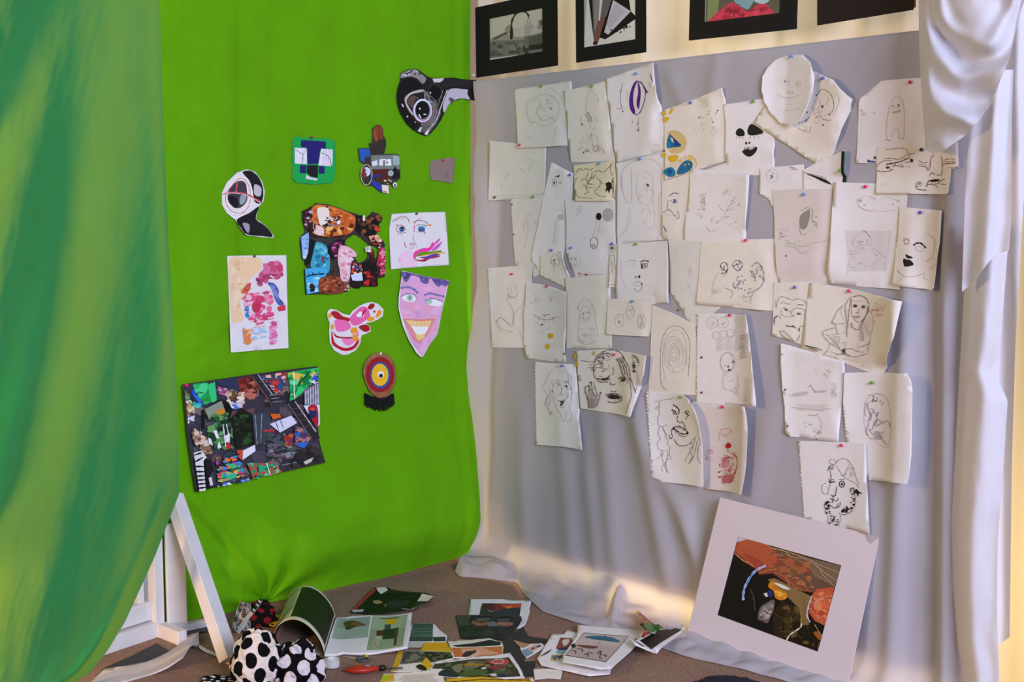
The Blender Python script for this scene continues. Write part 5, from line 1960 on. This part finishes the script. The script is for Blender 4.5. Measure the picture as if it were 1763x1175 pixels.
matted('black matted photo of a person in a red jacket', (1187, 70), (1372, 50), .30, (.15, .155, .85, .84),
     '''@D
f 5a5a4a 105 125 490 100 500 -80 110 -80
f 7a8a5a 112 120 120 -40 180 -40 170 60
f c03a50 110 118 170 60 240 10 280 30 330 55 370 30 400 0 450 50 492 96
q d04a5e,a82c40,c84058,8f2034 40 8 22 130 110 240 20 330 60 400 10 470 80 480 96
fs 7aa0aa 250 -40 300 -60 370 -40 350 20 320 52 280 30 255 5
fs a8c0c4 360 0 400 -20 440 0 410 20 375 15
l 7a1c30 1.4 270 20 330 60
l 7a1c30 1.4 370 20 330 60
''')
matted('dark brown matted photo half hidden by the swag', (1408, 44), (1573, 17), .30, (.15, .24, .85, .82),
     '''@D
f 5a3020 750 60 1200 40 1200 -120 750 -120
f 2a1810 780 40 1100 20 1100 -60 800 -60
f 8a9090 780 -20 850 -30 840 10 790 10
''', mat=material('brown_black_mat', '231b17', .8, .1, 60))

# ------------------------------------------------------------------ white matted light-trail photograph leaning on the sheet
bl = Vector((*FLOOR.px(1180, 1104), .0)); br_ = Vector((*FLOOR.px(1457, 1193), .0))
bl.z = br_.z = .012
ex = (br_-bl).normalized()
tl_uv = WHITE.px(1240, 857, .03); tl = WHITE.p(tl_uv[0], tl_uv[1], .03)
up = tl-bl; up -= ex*up.dot(ex)
LEAN = Frame(bl, ex, up)
cs = [LEAN.px(*p) for p in ((1180, 1104), (1457, 1193), (1514, 925), (1240, 857))]
win = [LEAN.px(*crop('P7', *p)) for p in ((72, 782), (920, 1092), (1118, 362), (245, 118))]
WM = material('white_mat_board', 'd9cdd2', .85, .015, 200, .08, 900)
mr = empty('leaning_matted_photo', LEAN.p(.2, 0, 0)); tag(mr, 'white matted light-trail photo leaning against the white sheet', 'photograph')
V = []; F = []
for w_ in (-.003, 0): V += [LEAN.p(*p, w_) for p in cs+win]
for k in range(4):
    n_ = (k+1) % 4
    F += [(8+k, 8+n_, 12+n_, 12+k), (n_, k, 4+k, 4+n_), (k, n_, 8+n_, 8+k), (4+n_, 4+k, 12+k, 12+n_)]
mesh_obj('mat_frame', V, F, WM, mr, smooth=False)
LS = Sheet(LEAN, 'lean', [crop('P7', *p) for p in ((66, 788), (922, 1098), (1124, 358), (240, 110))], (), None, gap=-.0022)
lp = LS.body('photo_print', material('dark_photo_base', '17130f', .3), mr, thick=.0006)
LS.draw('''@P7
f 12100f 72 782 245 118 1118 362 920 1092
f 8a4a34 215 260 245 130 330 130 540 210 700 250 860 300 1115 365 1070 540 860 590 700 540 540 430 430 440 380 380 290 330
f 6a5040 560 215 860 300 1115 365 1070 540 880 580 760 480 640 330
f 7a6650 800 290 1110 365 1080 520 900 470 830 380
fs b85a3a 225 230 300 140 430 170 560 250 570 360 480 390 400 380 300 300
fs a8483a 300 260 400 300 480 370 430 420 380 370
f c4c4cc 240 165 250 120 300 125 330 140 270 160
s e0a070 1.6 220 260 290 320 340 340 380 375
s d8b078 1.4 330 145 430 160 540 220
s d8c090 1.4 540 220 640 240 700 290 790 300
s c8b080 1.2 560 270 660 290 720 340 780 370
s b89a70 1.2 590 310 680 330 760 400 800 410
s e08a5a 1.6 430 430 520 400 620 400 680 460 760 470
s e0784a 2 640 420 670 500 690 540 750 560
s c87a50 1.6 560 420 640 460 760 560 830 580
s d8a080 1.2 860 310 920 370 980 460 1070 540
s c8a888 1 920 370 1000 440 1080 490
q 8a4a30,a8603c,7a5a40,b07048 40 14 40 520 240 860 320 900 560 700 520 560 400
f 8a7044 500 480 560 470 800 590 860 620 840 840 880 900 940 960 930 1070 900 1080 780 960 790 840 760 720 680 640
f 2a2010 620 660 760 720 780 960 660 1000 560 960 540 760
f 1c160c 700 880 860 860 940 980 920 1085 680 1005
q 3a2c14,4a3a1c,1c140a,6a5428 40 14 36 600 660 770 720 790 860 920 1060 700 1000 600 940
f c8583a 880 600 920 560 1065 545 1030 700 985 870 900 830 850 760
q d86a48,c8603c,b84c30,e08858 34 18 46 880 600 1060 550 1030 700 985 860 860 770
s e8d8c0 1.4 990 650 1035 655
s d89060 1.2 850 720 930 820 985 870
s e8b090 1.2 880 680 960 640 1050 620
s d4c8c8 3.6 875 620 850 700 835 780 860 840
s c8a070 1.6 900 860 960 960
fs d8891c 520 505 560 500 600 560 660 590 665 640 610 655 565 630 555 580 510 545
q e8a030,c87818,f0b848 14 12 26 540 510 660 590 655 640 570 630
fs e8ded8 560 505 620 520 680 550 690 568 640 560 590 535
f e4dcd8 470 600 500 590 510 620 490 630
fs 2a2c6a 500 580 540 570 555 600 540 630 510 625
s a8b0e0 5.4 300 655 300 600 315 540 345 480 390 420 440 385 490 362
s 4a90d8 4 330 520 350 480 380 430
s 68a8e8 3.4 295 600 310 550
s c8d0f0 2.4 292 655 300 640
s d0c4e4 3 430 392 490 362
fs 6a625c 420 810 440 720 490 680 560 650 560 720 530 800 500 850 460 830
fs a89c94 440 800 460 720 520 690 540 740 510 810
q 8a8078,c0b4ac,4a4440 20 10 26 430 810 450 710 560 660 540 800
s 3a3632 5 400 740 390 640 360 560
s e8d8c4 3 665 995 690 950 740 915 785 880 790 840
s a8c040 2.4 785 830 792 800
fs 9a5a20 890 930 930 920 960 970 940 990
s c87048 .8 230 250 320 230 420 250 520 300 600 370
s d08858 .8 250 200 350 190 450 220 560 280
s b86040 .8 300 280 380 290 450 330 520 380
s e0b080 .7 600 230 720 260 850 330 960 400 1060 470
s c8a878 .7 620 260 740 300 850 380 960 470 1060 530
s d8c8a0 .7 700 260 800 290 900 340 1000 380 1100 420
s a88858 .8 640 340 740 400 840 480 900 560
s d08050 .8 600 380 700 430 790 500 860 590
s e0a070 .7 880 620 950 650 1030 650
s f0b090 .7 870 660 940 720 1010 760
s f0a078 .7 860 720 920 790 985 840
s e89870 .7 900 590 980 620 1055 600
s 6a5428 .9 560 760 640 820 720 900 800 980
s 4a3a1c .9 620 720 700 780 760 860 830 960
s 8a6a34 .8 800 620 820 720 810 800 850 900
''', .95)
LS.finish(lp, 'photo_image', GLOSS)
# ------------------------------------------------------------------ things on the carpet
def fl_surf(u, v): return .0015
PG = 'magazine pages scattered on the carpet'
def page(label, outline, ops, mat=PAPER, curl=(('T', .6, .004), ('R', .7, .006)), name='magazine_page', cat='magazine page', **k):
    k.setdefault('group', PG); k.setdefault('dname', 'printed_picture'); k.setdefault('dmat', GLOSS); k.setdefault('stiff', 4); k.setdefault('thick', .0009)
    k.update(mat=mat, curl=curl); FQ.append(((FLOOR, 'floor', fl_surf, name, label, cat, outline, ops), k))
FQ = []
BLKP = material('black_magazine_paper', '1c1b1c', .4, .2, 20)
YELP = material('yellow_paper', 'd8a81c', .6, .05, 20)

# floor at the foot of the stand
page('dark grey mat lying under the white panel stand', cp('I', '120 1140 180 1085 330 1020 490 940 560 985 600 990 560 1020 430 1070 250 1110'), '', material('painted_shade_grey', '38383e', .7, .1, 20), curl=(), name='floor_mat', cat='mat', group=None)  # flat dark sheet paints in the shade below the stand
page('pale curved fabric strip on the carpet below the green curtain', cp('I', '60 1200 180 1092 300 1077 430 1052 560 992 650 930 700 842 725 818 745 868 747 950 690 962 650 1022 560 1082 430 1132 300 1172 200 1200'), '',
     material('pale_grey_fabric', 'cfc6c8', .9, .04, 20), curl=(('R', .6, .03),), name='fabric_strip', cat='cloth', group=None, thick=.004)
page('thin cream paper strip beside the foot of the brace', cp('I', '747 950 830 990 960 1075 960 1090 830 1010 745 965'), '', CREAM, curl=(), name='paper_strip', cat='paper', group=None)
page('black sheet edge lying behind the brace', cp('I', '555 915 640 880 740 830 800 830 800 870 700 880 590 930'), '', BLKP, curl=(), name='paper_strip', cat='paper', group=None)

page('dark torn magazine page with a red edge, nearest the green cloth', P0('603 1054 624 1031 644 1013 656 1012 665 1011 676 1016 720 1020 733 1021 748 1026 738 1037 723 1040 719 1048 694 1052 643 1059'),
     '''@0
f a82a34 604 1053 625 1031 644 1014 648 1016 630 1033 610 1053
f 141416 612 1053 632 1033 648 1018 660 1022 700 1021 724 1024 716 1038 700 1050 645 1056
f d8d4c8 648 1013 664 1012 668 1017 656 1024 650 1018
f d8d4c8 727 1023 747 1027 737 1036 718 1036
f a88c5c 642 1035 652 1034 660 1038 650 1041 643 1039
f 5a5a50 660 1042 668 1040 664 1047
f 2c2a34 668 1036 705 1034 700 1046 670 1048
f c8c8cc 606 1051 626 1050 625 1054 608 1055
s b8b0b8 1.4 692 1049 708 1050 718 1046
l 3a4a44 1 690 1030 712 1028
''', BLKP, curl=(('T', .4, .02), ('R', .6, .012)), lift0=.004)
page('white page with a red sunset picture and a torn right edge', cp('K', '885 308 1200 306 1500 318 1478 400 1482 430 1440 560 1380 600 1000 610 830 600'),
     '''@K
f 7a1e1c 1000 350 1398 348 1390 400 1200 410 1100 430 985 400
f c8502a 1180 370 1395 350 1390 385 1250 400
f d88a2a 1240 390 1300 378 1300 395 1250 405
f 46121a 1000 350 1120 350 1130 430 990 410
f 1c2c34 985 400 1100 435 1210 405 1390 395 1370 540 960 540
''', PAPER)
page('page with a cropped close-up of dark-framed glasses', cp('K', '735 470 1000 465 1395 480 1402 520 1330 620 1290 722 1000 722 782 702'),
     '''@K
f 3c4440 740 475 880 470 860 570 760 580
f 1f2628 880 470 1390 485 1390 520 1320 600 870 570
fs 8a5a48 890 540 950 520 1060 530 1080 560 960 580
fs 9a6a54 1150 545 1220 530 1310 550 1290 580 1180 575
f 50575e 940 500 1090 500 1080 525 950 530
f 50575e 1150 510 1270 505 1270 530 1160 535
s 0c0c10 3 870 520 940 490 1060 485 1100 500
s 0c0c10 3 1140 505 1200 488 1280 495 1310 520
s 0c0c10 2.4 930 530 1000 540 1090 525 1160 530 1280 535
fs 6a7074 1050 570 1110 530 1170 580 1110 590
f 1d2426 770 590 880 565 1000 585 1180 580 1300 590 1325 620 1288 715 1000 715 785 698
q 2a3234,161c1e,242c2e 30 30 60 790 600 1300 600 1280 700 800 690
''', BLKP)
page('black irregular page under the glasses and camouflage pages', cp('K', '1200 745 1320 640 1420 590 1470 680 1700 715 1600 760 1440 770 1425 940 1540 930 1530 1080 1430 1090 1210 860'), '', BLKP, curl=())
page('page with a misty green landscape and white margin', cp('K', '262 600 300 550 510 552 645 685 632 740 400 745 230 805 250 742'),
     '''@K
f 3a5448 300 555 505 556 500 640 280 640
f 54705f 290 600 500 600 500 690 270 690
f 2a3a30 500 690 630 690 630 735 510 738
f 3a4840 270 690 500 690 500 735 262 735
f c8c4b4 255 745 420 745 380 800 235 800
l 26382e 1.4 290 620 500 618
l 26382e 1.4 285 655 500 652
''', PAPER)
page('torn yellow paper scrap beside the landscape page', cp('K', '370 822 420 745 640 742 697 842 520 848'), '', YELP, curl=(), name='paper_scrap', cat='paper')
page('white page with a rock photograph and yellow margin', cp('K', '75 1035 150 828 420 828 692 845 715 912 500 962 610 1010 600 1082 330 1045 130 1045'),
     '''@K
f d0a41c 78 1035 152 832 205 830 140 1035
f 5a5a4e 205 835 420 835 430 920 400 945 165 970
q 6a6a5c,48483e,7a786a,38382e 40 16 40 205 840 420 838 420 920 180 965
f 2a2c22 420 840 680 850 705 905 490 950 430 920
q 3a3c2c,5a5a44,1c1c16,6a6a50 40 10 26 430 850 680 855 700 900 500 945
f e0b020 390 960 430 900 470 940 490 990 450 1030 400 980
f 141414 330 990 370 970 430 1000 440 1040 380 1030 340 1010
''', CREAM, curl=())
page('orange page with a reclining dark figure', cp('K', '650 732 1070 702 1200 742 1215 792 1207 872 900 908 705 902 690 820'),
     '''@K
f c8743c 690 800 1205 785 1205 868 720 895
f d8a080 780 810 1000 800 1180 860 960 880 800 850
f e0b8a0 860 850 980 830 960 880 880 890
f 2a2426 790 890 830 840 930 825 945 840 880 880 830 895
f 3c3030 880 840 940 828 930 860
f d8d4c4 660 745 850 735 1065 706 1075 715 900 745 760 755 670 760
f 1c1e22 690 775 900 755 1080 720 1195 745 1180 775 900 790 740 790
s d86a2c 2.4 690 815 720 830 740 890
''', CREAM, curl=())
page('white-bordered page with camouflage-coloured figures', cp('K', '505 952 900 892 1282 850 1432 1105 1200 1115 900 1105 640 1095 560 1085 470 1012'),
     '''@K
f 3c3a2c 520 965 900 915 1268 895 1390 1090 1000 1105 760 1090 620 1020 490 1010
q 5a6a44,2c3424,6a5a3c,48543a,7a7a60,1f261a 60 22 56 530 975 900 925 1260 905 1370 1080 1000 1095 780 1080 640 1010
fs a8802c 780 975 860 965 1000 970 1010 985 900 985
fs b84a50 1070 940 1160 925 1265 930 1250 975 1130 970 1070 960
fs 8a2c34 1050 1000 1120 985 1230 995 1200 1015 1090 1020
c e0c8b8 1.4 1160 945 60 22
fs 46602c 760 1080 860 1030 1000 1025 1060 1045 950 1085 820 1100
fs 1f2c3a 560 1085 600 1030 680 1040 760 1100
fs d8d4d0 990 1010 1030 1000 1040 1018 1000 1022
f 2c3440 1150 1070 1230 1060 1225 1095 1155 1100
f d8d0c8 1070 1070 1140 1065 1150 1095 1100 1095
''', PAPER, curl=(('R', .7, .01),))
page('page with a hand and sleeve in beige and blue', cp('K', '1320 722 1450 762 1600 752 1645 792 1530 860 1450 905 1395 835 1380 782'),
     '''@K
fs b08a68 1325 728 1400 745 1480 765 1420 800 1380 790
f 7a9ab0 1390 830 1480 800 1520 850 1450 895
fs d8b4a4 1470 800 1540 765 1600 775 1560 810 1490 840
f 8a4a48 1490 810 1530 790 1540 805 1500 830
f 3a4a6a 1540 790 1590 770 1600 785 1560 800
''', PAPER)
page('yellow page along the bottom of the pile', cp('K', '600 1200 640 1112 1000 1088 1250 1118 1500 1112 1535 1146 1500 1200'), '''@K
l 2c2a20 1.6 640 1150 1000 1120 1480 1130
f e8e4dc 1480 1108 1510 1108 1535 1140 1500 1140
''', YELP, curl=())
page('cream page of small print at the bottom edge of the pile', cp('K', '-60 1200 0 1060 110 1055 330 1040 592 1008 605 1085 640 1200'), '''@K
h b0a894 .7 150 1080 560 1170 9 -20
f d8b020 0 1080 105 1065 110 1140 -30 1150
f a8c81c -10 1085 60 1080 40 1130 -20 1130
''', CREAM, curl=())
page('small pale strip under the umbrella page, near the front', cp('L', '200 895 330 890 462 902 442 985 330 975 210 988'), 'l c8c0b8 .7 940 1160 955 1158', CREAM, curl=())
page('white page showing half a red and blue picture under the umbrella page', cp('L', '370 575 470 580 500 545 600 570 890 900 882 940 700 958 270 862 232 802 300 690'),
     '''@L
f 8a4a34 440 615 540 620 560 680 520 720 400 710
fs d8ccc8 460 640 520 630 510 670 470 690
f 2a2c54 400 712 520 700 530 730 440 735
f 7ab0bc 400 730 500 725 470 760 410 760
f c8b070 360 770 470 765 460 800 400 830 350 820
q 6a7a84,c8b488,3a4a5a 14 10 24 360 775 460 770 450 820 370 820
fs 2a1c20 265 780 300 755 360 720 340 745 300 770
''', PAPER, curl=(), lift0=.004)
page('white-bordered page with a blue umbrella over small chairs', cp('L', '595 500 900 528 1212 552 1120 682 895 892 800 898 460 832 470 760 592 590'),
     '''@L
f 5a4a48 650 570 1050 600 845 835 480 775
f bcaaa4 655 576 1042 604 842 828 490 770
f c8b8b0 655 576 1042 604 960 690 560 680
fs 2a6a84 655 612 720 600 840 602 920 620 975 658 850 645 740 632
s 1a4a60 1 660 612 760 625 970 656
l 5a4a44 1 840 590 830 610
l 6a5a54 .9 800 645 755 700
fs 6a3c30 580 680 680 685 780 700 730 715 640 705
f 2a201c 530 680 570 665 580 700 550 712
s 4a2c28 2 545 730 580 740 570 760
s 4a2c28 2 590 715 640 725 630 745
s 4a2c28 2.4 650 770 690 760 680 790
s 4a2c28 2 690 745 730 760
s 4a2c28 2.4 770 760 800 745 790 790 810 800
s 4a2c28 2 800 770 850 775 840 790
s 4a2c28 2 770 735 810 740
f 8a3a4a 1100 640 1112 620 1120 640
''', PAPER, curl=(('B', .6, .004),), lift0=.010, stiff=12)
page('black page with a white border, against the leaning matted photo', cp('L', '1055 612 1112 640 1260 560 1420 515 1556 515 1552 542 1345 700 1300 756 1110 684'),
     '''@L
f 201a1a 1150 640 1280 570 1430 520 1545 520 1540 535 1330 665 1250 720
f 4a3430 1060 620 1090 635 1200 700 1160 690
''', PAPER, curl=(), lift0=.022)
page('colourful cut-out of a figure in red and green on the white hem', cp('L', '1110 388 1142 376 1200 430 1262 482 1362 536 1350 556 1300 560 1240 570 1190 610 1160 605 1200 548 1150 500 1190 470 1150 420'),
     '''@L
f d0b01c 1112 390 1142 378 1150 395 1120 405
f a84030 1125 405 1155 398 1230 460 1190 470
f b87a2c 1190 470 1250 475 1240 495 1150 500
f 1c7a34 1180 515 1250 485 1355 540 1320 552 1220 540
f c8202c 1165 600 1215 550 1225 560 1190 608
f c8c0b4 1225 560 1290 545 1300 556 1240 568
o b8b060 1340 542 16 10
''', BLKP, curl=(('L', .5, .02),), lift0=.022, name='paper_cutout', cat='paper')
page('black torn strip beside the lower corner of the leaning photo', cp('L', '1340 428 1390 460 1440 450 1480 485 1556 505 1550 520 1470 500 1400 475'), '', BLKP, curl=(('T', .4, .012),), lift0=.028, name='paper_strip', cat='paper')

# crumpled scraps, soft lumps
def lump(name, c, r, seed, amp, mat, label, cat, colfn=None, parent=None, freq=2.2, nu=72, nv=40, flat=.0, group=None):
    V, F, C = [], [], []
    for j in range(nv+1):
        th = math.pi*j/nv
        for i in range(nu):
            ph = 2*math.pi*i/nu; d = Vector((math.sin(th)*math.cos(ph), math.sin(th)*math.sin(ph), math.cos(th)))
            k = 1+amp*nz(d.x*freq+seed, d.y*freq, d.z*freq)+amp*.4*nz(d.x*freq*2.6, d.y*freq*2.6+seed, d.z*freq*2.6)
            V.append(Vector((c[0]+d.x*r[0]*k, c[1]+d.y*r[1]*k, max(.003, c[2]+d.z*r[2]*k))))
    for j in range(nv):
        for i in range(nu):
            a = j*nu+i; b = j*nu+(i+1) % nu; F.append((a, a+nu, b+nu, b))
            if colfn:
                th = math.pi*(j+.5)/nv; ph = 2*math.pi*(i+.5)/nu
                C.append(colfn(Vector((math.sin(th)*math.cos(ph), math.sin(th)*math.sin(ph), math.cos(th)))))
    o = mesh_obj(name, V, F, mat, parent, C if colfn else None)
    if not parent: tag(o, label, cat, group)
    return o
def dots(n, rad, fg, bg_, seed):
    rnd = random.Random(seed); D = []
    for i in range(n):
        z = 1-2*(i+.5)/n; a = i*2.39996+seed; q = math.sqrt(1-z*z); D.append(Vector((q*math.cos(a), q*math.sin(a), z)))
    def f(d):
        for k in D:
            if d.dot(k) > math.cos(rad): return fg
        return bg_
    return f
CLO = material('printed_cotton', 'attr', .85, bump=.2, bscale=500, spec=.1)
fx, fy = FLOOR.px(443, 1188)
lump('spotted_bag', (fx, fy, .07), (.066, .06, .088), 3, .16, CLO, 'white cloth bag with large black spots beside the brace', 'bag', dots(36, .235, rgb('0d0b0d'), rgb('e6d8cc'), 1.0), nu=260, nv=190)
fx, fy = FLOOR.px(513, 1183)
lump('spotted_cloth', (fx, fy, .045), (.066, .07, .076), 8, .24, CLO, 'crumpled black cloth with white spots below the curled magazine', 'cloth', dots(30, .25, rgb('d8ccd0'), rgb('0e0b0f'), 2.4), nu=260, nv=190)
fx, fy = FLOOR.px(378, 1178)
lump('patterned_scarf', (fx, fy, .006), (.05, .03, .012), 5, .4, CLO, 'black and white patterned cloth peeking in at the bottom edge', 'cloth', dots(60, .12, rgb('d8d0cc'), rgb('100c0e'), .5))
fx, fy = FLOOR.px(447, 1075)
lump('floral_cloth', (fx, fy, .02), (.05, .04, .045), 6, .35, CLO, 'dark cloth with red spots behind the spotted bag', 'cloth', dots(24, .22, rgb('8a1c24'), rgb('14110f'), 4.1))
fx, fy = FLOOR.px(1115, 1108)
lump('crumpled_scrap', (fx, fy, .02), (.022, .022, .014), 4, .35, PAPER, 'small crumpled white paper beside the colourful cut-out', 'paper', nu=36, nv=20)
fx, fy = FLOOR.px(1252, 1180)
lump('dark_cloth', (fx, fy, .006), (.075, .035, .012), 9, .3, material('navy_cloth', '23222c', .9), 'dark cloth at the bottom edge below the leaning photo', 'cloth')
page('yellow and black magazine corner behind the curled page', cp('J', '375 440 430 425 500 420 520 470 440 530 395 520'), '''@J
f 14120c 385 460 460 452 420 480 380 478
f 14120c 390 500 440 510 420 525
''', YELP, curl=(), lift0=.01)

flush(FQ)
# crumpled grey magazine page standing behind the bag, and a white paper strip
def crum(a, b):
    p0 = Vector((*FLOOR.px(398, 1092), .005)); p1 = Vector((*FLOOR.px(432, 1090), .005)); t0 = CAM+ray(414, 1036)*(p0.y+.06); t1 = CAM+ray(432, 1040)*(p0.y+.05)
    P = p0.lerp(p1, a)*(1-b)+t0.lerp(t1, a)*b
    return P+Vector((0, -1, .2))*(.012*nz(a*4, b*5, 2)+.012*abs(math.sin(a*7+b*3)))
o = grid_obj('crumpled_page', crum, 24, 24, GLOSS, thick=.001, colfn=lambda a, b: rgb(('b8b4ae', '6a6a68', '3a3a3c', '8f8f90', '4a4c4e')[int(abs(nz(a*3, b*3, 5))*11) % 5]))
tag(o, 'crumpled grey magazine page standing behind the spotted bag', 'paper')
A = CAM+ray(409, 1090)*3.62; A.z = max(A.z, .01); B = CAM+ray(450, 1031)*3.80
def strip(a, b):
    P = A.lerp(B, b)+Vector((.012*(a-.5), 0, 0)); return P+Vector((0, .008*math.cos(a*3.1416), .003*math.sin(b*6)))
o = grid_obj('paper_strip', strip, 6, 20, GLOSS, thick=.001, colfn=lambda a, b: rgb('1c1a1a') if (b > .62 and int(b*22) % 2) or b > .93 else rgb('d0ccc8'))
tag(o, 'white and black striped paper strip leaning toward the pin', 'paper')

# open magazine with one page curled up
mg = empty('open_magazine', Vector((*FLOOR.px(575, 1100), 0))); tag(mg, 'open magazine with its left page curled into an arch', 'magazine')
MS = Sheet(FLOOR, 'floor', cp('J', '1012 442 1170 428 1335 425 1705 400 1690 560 1665 716 1450 755 1260 782 1080 770 900 792 955 600'), (('R', .6, .012), ('L', .8, .012)), fl_surf, gap=.0075, stiff=4)
mp = MS.body('right_page', PAPER, mg, thick=.006)
MS.draw('''@J
f 9aa898 1015 450 1325 436 1298 632 968 640
f 8a9a8e 1040 450 1320 438 1312 520 1010 540
fs 4a4428 1075 500 1130 478 1200 485 1285 520 1210 530 1120 560 1095 540
fs 7a5438 1140 500 1200 495 1275 520 1200 525
fs 2c2a1c 1090 545 1130 535 1150 550 1110 562
f 8f9e84 1345 440 1665 420 1620 712 1288 748
f a4b294 1350 450 1655 430 1640 540 1330 560
f 5a5a38 1410 455 1590 445 1588 455 1412 465
f d8b020 1465 468 1565 462 1562 505 1465 512
f 3a4a50 1455 515 1512 510 1505 600 1450 605
f 5a2c1c 1380 570 1445 565 1440 615 1378 620
f 243424 1440 560 1580 545 1570 640 1435 650
f 4a3c24 1550 545 1585 540 1560 705 1535 708
f b8b494 1375 620 1430 618 1405 735 1345 740
f a8a888 1350 680 1420 670 1410 735 1345 740
c 5a5a48 1 1395 690 26 34
''', 1.1)
MS.finish(mp, 'printed_picture', GLOSS)
Rn = Vector((*FLOOR.px(559, 1130), .006)); Ln = Vector((*FLOOR.px(469, 1104), .004)); Rf = Vector((*FLOOR.px(578, 1066), .006)); Lf = Rf+(Ln-Rn)*1.02
def arch(a, b):
    ph = math.pi*(1-a); R_ = Rn.lerp(Rf, b); L_ = Ln.lerp(Lf, b)
    P = R_.lerp(L_, (1-math.cos(ph))/2); s_ = math.sin(ph)
    P.z += .078*s_**.8; P += (R_-L_)*(.06*math.sin(ph*2)*(-1)); return P
def archcol(a, b):
    if b < .07 or b > .95: return rgb('d8d4bc')
    if a < .36: return rgb('a8b08e') if a < .33 else rgb('c8ccb0')
    if a > .97: return rgb('c8c4ac')
    return rgb(('161c14', '1e241a', '11150f')[int(abs(nz(a*6, b*4, 3))*9) % 3])
cpg = grid_obj('curled_page', arch, 60, 40, GLOSS, mg, thick=.0012, colfn=archcol)
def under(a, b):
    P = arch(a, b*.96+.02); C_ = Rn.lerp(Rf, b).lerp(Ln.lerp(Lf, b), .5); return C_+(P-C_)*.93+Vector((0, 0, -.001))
grid_obj('inner_page', under, 40, 12, material('inner_page_shade', '10140e', .4), mg, thick=.0008)  # near-black colour paints the shading inside the arch

# red-handled craft knife
kn = empty('craft_knife', Vector((*FLOOR.px(620, 1160), 0))); tag(kn, 'red-handled craft knife with a thin steel blade on the carpet', 'knife')
ka = Vector((*FLOOR.px(592, 1162), .012)); kb = Vector((*FLOOR.px(652, 1158), .011)); kd = (kb-ka)
def tube(name, P0_, P1_, radii, mat, parent, flat=1.0, n=16):
    ax = (P1_-P0_).normalized(); sd = ax.cross(Vector((0, 0, 1))).normalized(); up_ = sd.cross(ax)
    V, F = [], []; m = len(radii)
    for k, r in enumerate(radii):
        c = P0_.lerp(P1_, k/(m-1))
        V += [c+sd*(r*math.cos(6.2832*i/n))+up_*(r*flat*math.sin(6.2832*i/n)) for i in range(n)]
    for k in range(m-1):
        for i in range(n): F.append((k*n+i, k*n+(i+1) % n, k*n+n+(i+1) % n, k*n+n+i))
    F.append(tuple(reversed(range(n)))); F.append(tuple((m-1)*n+i for i in range(n)))
    return mesh_obj(name, V, F, mat, parent)
tube('handle', ka, kb, [.004, .013, .018, .019, .017, .012, .008], material('red_plastic', 'b8301c', .35), kn, .55)
tube('thumb_button', ka.lerp(kb, .56)+Vector((0, 0, .006)), ka.lerp(kb, .76)+Vector((0, 0, .006)), [.003, .007, .007, .003], material('blue_grey_plastic', '8a8aa8', .4), kn, .7)
tube('collar', kb, kb+kd.normalized()*.02, [.006, .008, .008, .005], material('dark_plastic', '1c1a1e', .4), kn)
kc = kb+kd.normalized()*.018; ke = Vector((*FLOOR.px(694, 1157), .010)); kf = Frame(kc, ke-kc, (0, 0, 1))
box_obj('blade', kf, 0, (ke-kc).length, -.003, .003, -.0006, .0006, material('steel_blade', 'a8aaae', .25, metal=1), kn, 0)

# roll of clear tape in a dispenser
tr = empty('tape_dispenser', Vector((*FLOOR.px(565, 1150), 0))); tag(tr, 'clear tape roll in a plastic dispenser next to the spotted cloth', 'tape')
c0 = Vector((*FLOOR.px(572, 1150), 0)); 
def ringtube(name, c, ro, ri, z0, z1, mat, parent):
    V, F = [], []; n = 40
    for r, z in ((ro, z0), (ro, z1), (ri, z1), (ri, z0)): V += [Vector((c.x+r*math.cos(6.2832*i/n), c.y+r*math.sin(6.2832*i/n), z)) for i in range(n)]
    for k in range(4):
        for i in range(n): F.append((k*n+i, k*n+(i+1) % n, ((k+1) % 4)*n+(i+1) % n, ((k+1) % 4)*n+i))
    return mesh_obj(name, V, F, mat, parent, smooth=False)
ringtube('tape_roll', c0, .020, .013, .004, .024, material('tape_white', 'cfd2cc', .3), tr)
ringtube('tape_core', c0, .013, .011, .003, .026, material('tape_core_white', 'e4e4e8', .4), tr)
CL = material('clear_plastic', 'b8bab4', .15, spec=.6)
tube('dispenser_body', Vector((*FLOOR.px(535, 1158), .010)), c0+Vector((-.012, 0, .010)), [.006, .014, .016, .014, .008], CL, tr, .5)
# wrist-watch sized metal clip
cl = empty('metal_clip', Vector((*FLOOR.px(626, 1140), 0))); tag(cl, 'small grey metal clip with a yellow patch below the magazine page', 'clip')
c1 = Vector((*FLOOR.px(626, 1140), 0)); ringtube('ring', c1, .016, .010, .003, .010, material('dull_steel', '8a8c88', .35, metal=.8), cl)
tube('jaw', c1+Vector((-.02, 0, .008)), c1+Vector((.012, .004, .016)), [.004, .007, .008, .005], material('grey_steel', '6a6c6e', .4, metal=.6), cl, .6)
tube('yellow_patch', c1+Vector((.004, -.004, .018)), c1+Vector((.014, -.004, .018)), [.003, .004, .003], YELP, cl)
tube('wire', Vector((*FLOOR.px(590, 1134), .006)), c1+Vector((-.014, 0, .008)), [.001, .001], material('thin_wire', 'c0c0bc', .4), cl)
